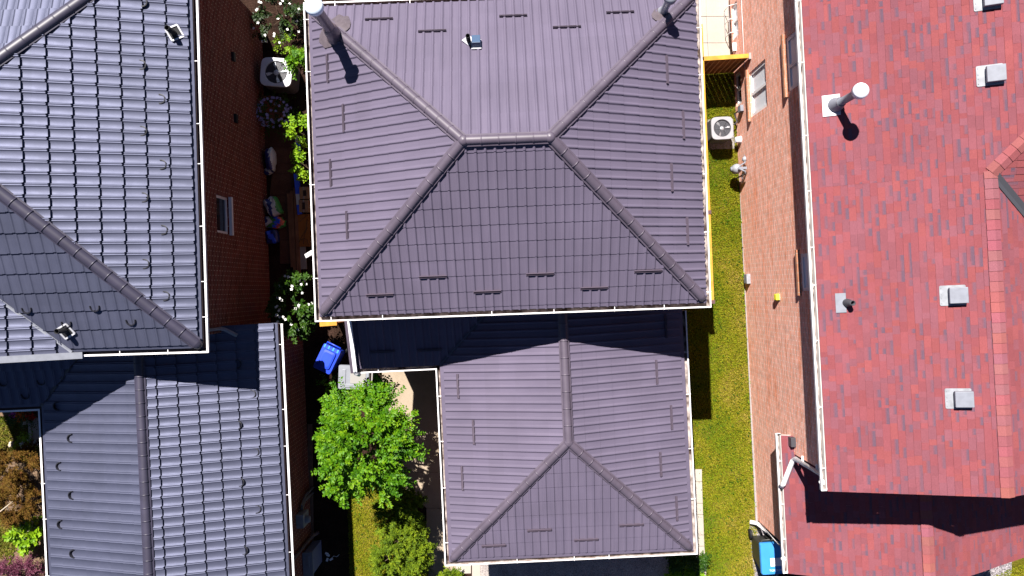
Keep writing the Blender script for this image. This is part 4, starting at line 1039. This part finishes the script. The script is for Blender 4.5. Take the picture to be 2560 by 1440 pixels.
bm = NB(); box(bm, wallpt(6.75, .37, .05), (.1, .22, .015), ang); obj('rain_lip', bm, M_ACW, t)
t = tag(obj('cable', (lambda b: (tube(b, [wallpt(8.6, 1.05, .012), wallpt(7.2, 1.02, .012), wallpt(5.95, 1.0, .012)], .008, 6), b)[1])(NB()), M_STICK), 'thin white cable clipped along the orange brick wall', 'cable')
t = thing('meter_box', 'blue grey electric meter box with conduits on the shaded garage wall', 'electric meter', P(770, 1310))
ep = lambda y, z, o=0.0: (lambda v: Vector((v.x, v.y, z)))(E(5.6 + o, y))
ym = -3.15
bm = NB(); box(bm, ep(ym - .35, 1.15, .1), (.2, .36, .5), E.a, .015); obj('box', bm, M_GALV, t)
bm = NB(); lathe(bm, ep(ym - .35, 1.2, .2), [(.1, 0), (.1, .07), (.08, .12), (0, .13)], 18, axis=E.ex); obj('meter_dial', bm, M_VENT, t)
bm = NB(); tube(bm, [ep(ym - .1, 1.1, .08), ep(ym + .05, .8, .08), ep(ym + .05, 0, .08)], .045, 8); tube(bm, [ep(ym - .02, 1.1, .08), ep(ym + .18, .8, .1), ep(ym + .18, 0, .1)], .03, 8); obj('conduit', bm, M_VENT, t)
t = thing('utility_cabinet', 'blue grey low cabinet beside the shaded garage wall under the gutter', 'cabinet', P(760, 1420))
bm = NB(); box(bm, ep(-4.78, .5, .14), (.24, .62, .98), E.a, .02); obj('body', bm, mat('navy_cabinet', (.16, .18, .32), .5), t)
bm = NB(); box(bm, ep(-4.78, 1.01, .15), (.28, .66, .04), E.a, .01); box(bm, ep(-4.7, 1.04, .17), (.05, .3, .03), E.a); obj('lid', bm, M_VENT, t)

# ------------------------------------------------------------------ bins
def wheelie(label, c, w, d, h, rz, body, lidm, group='wheeled bins', panel=0.0, handle_m=M_BINBODY):
    """bin with its hinge and wheels on the +y side (before turning by rz)"""
    t = thing('recycling_bin', label, 'wheeled bin', (c[0], c[1], 0), group)
    bm = NB(); lo = xf(rounded(w * .72, d * .68, .04), c, rz); hi = xf(rounded(w * .95, d * .93, .05), c, rz)
    A_ = [bm.verts.new((*p, .05)) for p in lo]; B_ = [bm.verts.new((*p, h - .08)) for p in hi]
    for k in range(len(A_)): bm.faces.new((A_[k], A_[(k + 1) % len(A_)], B_[(k + 1) % len(A_)], B_[k]))
    bm.faces.new(A_[::-1]); bm.faces.new(B_); obj('body', bm, body, t)
    bm = NB(); rings = [(w, d, h - .1, .05), (w, d, h - .03, .05), (w * .96, d * .965, h, .05), (w * .72, d * .72, h + .004, .05)]
    if panel: rings += [(w * .66, d * .66, h + panel, .06), (w * .5, d * .5, h + panel + .008, .06)]
    V = [[bm.verts.new((*p, z)) for p in xf(rounded(a, b, r), c, rz)] for a, b, z, r in rings]
    for X_, Y_ in zip(V, V[1:]):
        for k in range(len(X_)): bm.faces.new((X_[k], X_[(k + 1) % len(X_)], Y_[(k + 1) % len(X_)], Y_[k]))
    bm.faces.new(V[-1]); fixn(bm); lid = obj('lid', bm, lidm, t)
    M = Matrix.Translation((c[0], c[1], 0)) @ Matrix.Rotation(rz, 4, 'Z')
    bm = NB(); tube(bm, [M @ Vector((-w * .38, d * .47, h - .12)), M @ Vector((-w * .38, d * .58, h - .05)), M @ Vector((w * .38, d * .58, h - .05)), M @ Vector((w * .38, d * .47, h - .12))], .02, 8); obj('handle', bm, handle_m, t)
    for s in (-1, 1):
        bm = NB(); lathe(bm, M @ Vector((s * w * .44, d * .44, .13)), [(0, -.03), (.13, -.03), (.14, 0), (.13, .03), (0, .03)], 20, axis=M.to_3x3() @ Vector((1, 0, 0))); obj('wheel', bm, M_BLACK, t)
    return t, lid, M
c = P(1931, 1397, 1.05)
t, lid, M = wheelie('dark bin with sky blue lid and white sticker beside the red roof downspout', (c.x, c.y), .62, .86, 1.05, .06, M_BINBODY, M_BLUELID)
bm = NB(); box(bm, None, (.30, .22, .003), M=M @ Matrix.Translation((.09, -.09, 1.058))); obj('sticker', bm, M_STICK, lid)
bm = NB(); box(bm, None, (.2, .012, .006), M=M @ Matrix.Translation((.02, .06, 1.057))); box(bm, None, (.16, .03, .03), M=M @ Matrix.Translation((-.06, .4, 1.0))); obj('lid_rib', bm, M_BLUELID, lid)
cu = bpy.data.curves.new('lettering', 'FONT'); cu.body = 'TORONTO'; cu.size = .075; cu.extrude = .0015; cu.align_x = 'CENTER'
to = bpy.data.objects.new('tmp', cu); C.objects.link(to); dg = bpy.context.evaluated_depsgraph_get(); me = bpy.data.meshes.new_from_object(to.evaluated_get(dg)); bpy.data.objects.remove(to)
me.transform(M @ Matrix.Translation((.09, -.34, 1.058))); me.name = 'lettering'; me.materials.clear(); finish('lettering', me, M_STICK, lid)
c = P(817, 898, 1.1)
t, lid, M = wheelie('royal blue bin with bright sunlit lid standing in the dark alley', (c.x, c.y), (.52), .72, 1.1, -.45, M_BLUE, M_BLUE, panel=.05, handle_m=M_BLUE)
bm = NB()
for x in (-.2, -.08, .05, .18): box(bm, None, (.05, .09, .03), M=M @ Matrix.Translation((x, .31, 1.1)), bev=.008)
obj('hinge', bm, M_BLUELID, lid)
c = P(884, 944, 1.1)
t, lid, M = wheelie('pale grey bin with flat lid under the entry roof corner above the green tree', (c.x, c.y), .66, .84, 1.1, -math.pi / 2 - .03, M_GREYBIN, M_GREYBIN, handle_m=M_BEIGE)
bm = NB(); box(bm, None, (.36, .42, .012), M=M @ Matrix.Translation((-.02, .12, 1.108)), bev=.004); obj('sticker', bm, M_BEIGE, lid)
bm = NB(); box(bm, None, (.44, .1, .03), M=M @ Matrix.Translation((0, -.26, 1.11)), bev=.01); box(bm, None, (.1, .5, .03), M=M @ Matrix.Translation((.22, .02, 1.11)), bev=.01); obj('lid_rib', bm, M_GREYBIN, lid)

# ------------------------------------------------------------------ things in the alley
def plank(label, a, b, w, h):
    a, b = Vector(a), Vector(b); bm = NB(); beam(bm, a + Vector((0, 0, h / 2)), b + Vector((0, 0, h / 2)), w, h)
    bmesh.ops.bevel(bm, geom=bm.edges[:], offset=.004, segments=1, affect='EDGES'); o = obj('plank', bm, M_WOOD)
    return tag(o, label, 'plank', 'planks on the alley floor')
plank('long weathered plank lying along the alley, nearest the dark brick wall', P(722, 484, .05), P(732, 668, .05), .09, .05)
plank('middle one of three long planks lying side by side in the alley', P(730, 478, .05), P(739, 690, .05), .09, .06)
plank('long plank lying in the alley nearest the orange plywood sheet', P(739, 470, .06), P(749, 700, .06), .10, .07)
def bag(label, c, size, rz, mats, seed, group='plastic garden bags'):
    """slumped plastic sack with printed bands"""
    bm = NB(); bmesh.ops.create_uvsphere(bm, u_segments=28, v_segments=14, radius=1); rg = random.Random(seed)
    ph = [rg.random() * 6 for _ in range(6)]
    for v in bm.verts:
        x, y, z = v.co; s = lambda q, p: math.copysign(abs(q) ** p, q)
        x, y, z = s(x, .55), s(y, .6), s(z, .7)
        k = 1 + .06 * math.sin(x * 5 + ph[0] + y * 3) + .05 * math.sin(y * 9 + ph[1]) + .04 * math.sin(x * 11 + ph[2] - y * 6)
        v.co = (x * k, y * k, z * (k + .1 * math.sin(x * 4 + ph[3])))
    for f in bm.faces:
        f.smooth = True; q = f.calc_center_median(); w_ = q.x + .25 * math.sin(q.y * 2.4 + ph[4]); n = len(mats); f.material_index = min(n - 1, max(0, int((w_ + 1.05) / 2.1 * n)))
    M = Matrix.Translation((c[0], c[1], size[2] * .48)) @ Matrix.Rotation(rz, 4, 'Z') @ Matrix.Diagonal((size[0] / 2, size[1] / 2, size[2] / 2, 1)); bm.transform(M)
    return tag(obj('garden_bag', bm, mats), label, 'bag', group)
bag('crumpled green and white plastic soil bag standing against the dark brick wall', P(683, 516, .2), (.40, .55, .42), .5, [M_BAGW, M_BAGK, M_BAGW, M_BAGG], 3)
bag('multicoloured soil bag in green, blue and red lying across the alley floor', P(685, 556, .12), (.66, .34, .26), -.08, [M_BAGK, M_BAGW, M_BAGG, M_BAGB, M_BAGR, M_BAGG], 5)
bag('dark blue plastic bag slumped in the shade below the multicoloured one', P(682, 592, .12), (.36, .40, .28), .2, [M_BAGK, M_BAGB, M_BAGK], 9)
bag('blue bag with white patch leaning on the dark wall by the paving slabs', P(677, 398, .2), (.26, .62, .45), .06, [M_BAGK, M_BAGK, M_BAGW], 12)
bag('small crumpled blue and white bag below the taller blue one', P(672, 428, .12), (.26, .2, .22), .5, [M_BAGK, M_BAGW, M_BAGK], 15)
def carton(label, c, w, d, h, rz, mt=M_CARD, prints=()):
    t = thing('cardboard_box', label, 'box', (c[0], c[1], 0), 'cartons along the planks')
    M = Matrix.Translation((c[0], c[1], 0)) @ Matrix.Rotation(rz, 4, 'Z')
    bm = NB(); box(bm, None, (w, d, h), M=M @ Matrix.Translation((0, 0, h / 2)), bev=.004); obj('carton', bm, mt, t)
    bm = NB(); box(bm, None, (w * .16, d * 1.004, .003), M=M @ Matrix.Translation((0, 0, h + .001))); obj('tape', bm, M_BEIGE if mt == M_CARD else M_STICK, t)
    for x, y, a, b in prints:
        bm = NB(); box(bm, None, (a, b, .003), M=M @ Matrix.Translation((x, y, h + .003)))
        obj('print', bm, M_INK, t)
    return t
carton('tan cardboard box with dark print, upper of two beside the blue strip', P(759, 482, .2), .24, .34, .2, .03, prints=[(.03, -.01, .09, .16)])
carton('tan cardboard box with dark print, lower of two beside the blue strip', P(759, 515, .2), .26, .34, .2, .03, prints=[(0.0, .0, .08, .2)])
def strip(label, a, b, w, h, bands):
    """long packaging sleeve; bands = (from, to, material)"""
    a, b = Vector(a), Vector(b); a.z = b.z = h / 2; t = thing('packaging_sleeve', label, 'packaging', (a.x, a.y, 0), 'blue packaging sleeves')
    for u0, u1, m, nm in bands:
        bm = NB(); beam(bm, a.lerp(b, u0), a.lerp(b, u1), w, h); obj(nm, bm, m, t)
    return t
strip('long blue packaging sleeve with white end lying beside the tan cardboard boxes', P(739, 434, .15), P(749, 536, .15), .11, .16, [(0, .5, M_BAGB, 'sleeve'), (.5, .76, M_BAGW, 'label'), (.76, 1, M_BAGB, 'sleeve')])
strip('blue and green packaging sleeve with white crumpled top beside the paving slabs', P(741, 338, .15), P(747, 430, .15), .10, .14, [(0, .2, M_BAGW, 'label'), (.2, .55, M_BAGB, 'sleeve'), (.55, .75, M_BAGK, 'sleeve'), (.75, 1, M_BAGG, 'sleeve')])
t = thing('plywood_sheet', 'orange plywood sheet with dark dry vines on it, lying by the planks', 'plywood', P(757, 576))
bm = NB(); box(bm, P(760, 576, .1), (.34, .92, .03), .04); obj('board', bm, M_PLY, t)
bm = NB()
for pts in ([(747, 606), (754, 592), (762, 580), (770, 568)], [(758, 610), (761, 590), (766, 572), (768, 548)], [(749, 555), (756, 548), (766, 540), (770, 538)], [(752, 600), (760, 596), (768, 600), (771, 612)]):
    tube(bm, [P(*q, .14) for q in pts], .008, 5)
obj('vine', bm, M_BARK, t)
t = tag(obj('white_panel', (lambda b: (box(b, P(757, 640, .06), (.2, .75, .03), .06, .006), b)[1])(NB()), M_BEIGE), 'pale grey flat panel lying just below the orange plywood sheet', 'panel')
t = thing('downspout_elbow', 'short white downspout elbow poking out under the plum roof gutter', 'downspout', P(770, 638, 0))
bm = NB(); beam(bm, P(782, 630, 2.9), P(766, 640, 2.75), .1, .08); obj('elbow', bm, M_WHITE, t)
bm = NB(); beam(bm, P(786, 636, 4.2), P(782, 632, 2.9), .09, .08); obj('pipe', bm, M_WHITE, t)
for lab, p0, p1, r in (('short white plastic pipe offcut on dark soil, upper one', (648, 90), (660, 91), .035), ('longer white plastic pipe offcut on dark soil, lower one', (647, 104), (666, 103), .035)):
    bm = NB(); tube(bm, [P(*p0, .05), P(*p1, .05)], r, 10); tube(bm, [P(*p1, .05), P(p1[0] + 1.5, p1[1], .05)], r * 1.25, 10); tag(obj('pipe_offcut', bm, M_STICK), lab, 'pipe', 'pipe offcuts')
t = thing('litter', 'crumpled white plastic scrap on the dark soil by the front lawn', 'litter', P(822, 1392))
bm = NB()
for q in ((817, 1384), (820, 1388), (818, 1399), (828, 1398)): box(bm, P(*q, .03), (.06, .10, .03), rnd.random() * 3, .01)
obj('scrap', bm, M_STICK, t)
bm = NB(); tube(bm, [P(829, 1396, .02), P(834, 1390, .03), P(842, 1392, .02), P(848, 1386, .02)], .008, 5); obj('strap', bm, M_STICK, t)

# ------------------------------------------------------------------ trees, shrubs and flowers
def trunk(parent, base, top, r, n=6, seed=1, spread=.6):
    rg = random.Random(seed); bm = NB(); base, top = Vector(base), Vector(top)
    mid_ = base.lerp(top, .55) + Vector((rg.uniform(-.06, .06), rg.uniform(-.06, .06), 0))
    tube(bm, [base, base.lerp(mid_, .5), mid_, top], [r, r * .85, r * .7, r * .3], 8)
    for k in range(n):
        a = k * math.tau / n + rg.random(); s = base.lerp(top, .35 + .4 * rg.random()); e = s + Vector((math.cos(a) * spread, math.sin(a) * spread, spread * (.5 + .5 * rg.random())))
        tube(bm, [s, s.lerp(e, .5) + Vector((0, 0, .05)), e], [r * .45, r * .3, r * .1], 6)
    return obj('trunk', bm, M_BARK, parent)
c = P(922, 1104, 2.8)
t = thing('tree', 'round bright green small tree in front of the garage, left of its gutter', 'tree', (c.x, c.y, 0))
trunk(t, (c.x, c.y, 0), (c.x, c.y, 3.3), .08, 10, 3, .85)
shoots_crown('crown', (c.x, c.y, 2.75), (1.12, 1.32, 1.7), 940, 22, .08, L_TREE, 21, t, droop=.42, inner=.35, slen=.46, clump=26, lobes=(.58, .52))
def shrub(name, label, cat, pix, h, R_, ns, per, leaf, mt, seed, group=None, fl=None, clumps=9, droop=.3, slen=.28, cz=.55, wide=.3, inner=.4):
    c = P(*pix, h * cz); t = thing(name, label, cat, (c.x, c.y, 0), group)
    trunk(t, (c.x, c.y, 0), (c.x, c.y, h * .75), .025, 6, seed, min(R_) * .5)
    shoots_crown('foliage', (c.x, c.y, h * cz), (R_[0], R_[1], h * .45), ns, per, leaf, mt, seed, t, droop=droop, inner=inner, slen=slen, clump=clumps, wide=wide)
    if fl:
        n, r, fm, nm = fl; rg = np.random.default_rng(seed + 100); d = unit(rg, n * 3); d = d[d[:, 2] > .0][:n]
        pts = np.array([c.x, c.y, h * cz]) + d * np.array([R_[0], R_[1], h * .47]) * (.8 + .3 * rg.random((len(d), 1)))
        flowers(nm, pts, r, fm, t, seed)
    return t
shrub('rose_shrub', 'leafy shrub full of white flowers beside the lower left roof corner', 'shrub', (742, 762), 2.3, (.46, .85, 1), 190, 16, .075, L_DARK, 31, None, (42, .042, F_WHITE, 'flower'), 10, cz=.6)
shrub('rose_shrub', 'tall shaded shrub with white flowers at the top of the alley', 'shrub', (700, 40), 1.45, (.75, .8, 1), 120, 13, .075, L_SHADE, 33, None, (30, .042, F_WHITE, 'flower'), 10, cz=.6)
shrub('green_plant', 'small green plant in the alley just above the white air conditioner', 'plant', (718, 112), .7, (.22, .14, 1), 30, 9, .07, L_LIME, 34, clumps=4)
shrub('green_plant', 'leafy green plant beside the gutter, right of the white air conditioner', 'plant', (757, 168), 2.1, (.15, .36, 1), 60, 12, .075, L_TREE, 35, clumps=5)
shrub('green_plant', 'lime green plant against the gutter above the blue and green sleeve', 'plant', (757, 338), 2.0, (.15, .24, 1), 40, 9, .085, L_LIME, 36, clumps=4)
shrub('green_plant', 'dim green plant against the gutter right of the paving slabs', 'plant', (762, 412), 1.9, (.11, .2, 1), 30, 9, .08, L_LIME, 37, clumps=4)
t = thing('planter', 'dark planter crowded with pale lilac flowers in the shady alley', 'planter', P(685, 285))
bm = NB(); lathe(bm, P(685, 285), [(.0, .01), (.3, .01), (.4, .4), (.42, .42), (.38, .42), (.3, .36), (0, .36)], 24); obj('pot', bm, M_TERRA, t)
pc = P(685, 282, .5); shoots_crown('foliage', (pc.x, pc.y, .5), (.42, .36, .22), 80, 10, .06, L_DARK, 41, t, clump=0)
rg = np.random.default_rng(5); d = unit(rg, 70); d[:, 2] = np.abs(d[:, 2]); flowers('flower', np.array([pc.x, pc.y, .5]) + d * np.array([.5, .42, .27]), .05, F_LILAC, t, 6)
t = thing('flower_pot', 'small terracotta pot beside the lime green plant in the alley', 'flower pot', P(744, 330))
bm = NB(); lathe(bm, P(744, 327), [(0, .01), (.08, .01), (.11, .2), (.12, .2), (.12, .23), (.1, .23), (.09, .18), (0, .18)], 18); obj('pot', bm, M_TERRA, t)
bm = NB(); lathe(bm, P(744, 327, .19), [(0, 0), (.09, 0), (.09, .01), (0, .015)], 14); obj('potting_soil', bm, M_SOIL, t)
shrub('stray_sprig', 'thin leafy sprig leaning over the edge of the royal blue bin', 'plant', (826, 952), 1.0, (.12, .14, 1), 14, 9, .06, L_TREE, 43, clumps=0)
for i, (q, hh, rr, lab) in enumerate([((975, 1285), 1.3, (.42, .45), 'dull green juniper below the bright tree, upper left one'), ((1000, 1345), 1.6, (.42, .38), 'dull green juniper between the front lawn and path, widest one'),
                                      ((968, 1392), 1.2, (.36, .42), 'dull green juniper at the edge of the front lawn, lowest left'), ((1038, 1330), 1.5, (.26, .36), 'dull green juniper in half shade next to the garage path'), ((1030, 1425), .9, (.3, .24), 'low dull green juniper at the bottom of the picture near the path'),
                                      ((1030, 1262), 1.7, (.34, .34), 'tall dark green juniper in the shade right below the bright tree'), ((1052, 1375), 1.5, (.24, .34), 'narrow juniper leaning over the edge of the garage path')]):
    shrub('juniper_shrub', lab, 'shrub', q, hh, (*rr, 1), 260, 20, .05, L_JUN, 50 + i, 'junipers beside the front lawn', None, 12, droop=.1, slen=.2, cz=.5, wide=.22)
shrub('low_shrub', 'small olive green shrub at the garage front left corner', 'shrub', (1128, 1440), .5, (.3, .2, 1), 120, 16, .05, L_JUN, 60, clumps=6, droop=.1, slen=.16)
shrub('hedge', 'clipped yellow green hedge at the garage front right corner beside the pavers', 'hedge', (1712, 1448), .55, (.5, .36, 1), 420, 14, .055, L_LIME, 61, clumps=0, droop=.1, slen=.14, inner=.6)
shrub('shade_shrub', 'dark green shrub in the shadow under the garage right corner gutter', 'shrub', (1718, 1398), .7, (.4, .2, 1), 150, 12, .07, L_DARK, 62, clumps=6)
# garden on the left edge
shrub('rust_conifer', 'rusty brown conifer filling the left edge garden, upper one', 'shrub', (40, 1165), 1.2, (.62, .5, 1), 420, 20, .07, L_RUST, 70, 'rusty conifers by the left garage', None, 14, droop=.1, slen=.25, wide=.14)
shrub('rust_conifer', 'rusty brown conifer in the left edge garden with a bare pale branch', 'shrub', (48, 1255), 1.1, (.58, .5, 1), 400, 20, .07, L_RUST, 71, 'rusty conifers by the left garage', None, 14, droop=.1, slen=.25, wide=.14)
bm = NB(); tube(bm, [P(0, 1279, 1.2), P(18, 1265, 1.25), P(32, 1253, 1.2)], [.018, .014, .006], 6); tube(bm, [P(17, 1266, 1.24), P(19, 1274, 1.22), P(24, 1279, 1.15)], [.012, .008, .004], 6); tag(obj('bare_branch', bm, M_TWIG), 'bare pale forked branch on top of the rusty conifer', 'branch')
shrub('flower_clump', 'white flowering plant between the garden kerb and the rusty conifer', 'plant', (74, 1115), .5, (.24, .22, 1), 60, 10, .06, L_LIME, 72, None, (40, .045, F_WHITE, 'flower'), 5)
shrub('flower_clump', 'orange flower clump in the garden corner under the slate roof gutter', 'plant', (56, 1040), .3, (.2, .14, 1), 40, 8, .05, L_DARK, 73, 'flower clumps in the left garden', (60, .05, F_ORANGE, 'flower'), 4)
shrub('flower_clump', 'deep red flower clump right of the orange one', 'plant', (78, 1036), .3, (.14, .14, 1), 30, 8, .05, L_DARK, 74, 'flower clumps in the left garden', (40, .05, F_RED, 'flower'), 4)
shrub('flower_clump', 'magenta flower clump left of the orange one', 'plant', (38, 1038), .3, (.1, .1, 1), 24, 8, .05, L_DARK, 75, 'flower clumps in the left garden', (30, .045, F_MAG, 'flower'), 3)
shrub('leafy_plant', 'bright lime leafy plant with big leaves beside the left garage gutter', 'plant', (68, 1342), .5, (.3, .26, 1), 60, 9, .12, L_LIME, 76, None, None, 6, wide=.42)
shrub('flower_clump', 'pale pink flower clump just above the lime leafy plant', 'plant', (74, 1314), .45, (.28, .12, 1), 24, 8, .06, L_DARK, 77, None, (22, .06, F_PINK, 'flower'), 4)
for i, (q, r_) in enumerate([((16, 1432), (.34, .26)), ((62, 1428), (.34, .26))]):
    shrub('barberry_shrub', ['purple leaved shrub in the bottom left corner of the picture', 'purple leaved shrub next to the left garage gutter at the bottom'][i], 'shrub', q, .7, (*r_, 1), 160, 14, .05, L_PURPLE, 80 + i, 'purple shrubs in the left garden', None, 8)
def stone(label, q, s, seed):
    bm = NB(); bmesh.ops.create_icosphere(bm, subdivisions=2, radius=1); rg = random.Random(seed)
    for v in bm.verts: v.co = Vector((v.co.x * s[0], v.co.y * s[1], v.co.z * s[2])) * (.85 + .3 * rg.random())
    bm.transform(Matrix.Translation(P(*q, 0) + Vector((0, 0, s[2] * .5))) @ Matrix.Rotation(rg.random() * 3, 4, 'Z')); tag(obj('stone', bm, M_STONE), label, 'stone', 'stones in the left garden')
stone('flat tan stone just below the orange flower clump', (66, 1056), (.12, .07, .05), 1)
stone('tan stone left of the white flowering plant', (30, 1110), (.10, .08, .06), 2)
stone('small pale stone at the foot of the lime leafy plant', (56, 1366), (.04, .04, .03), 3)
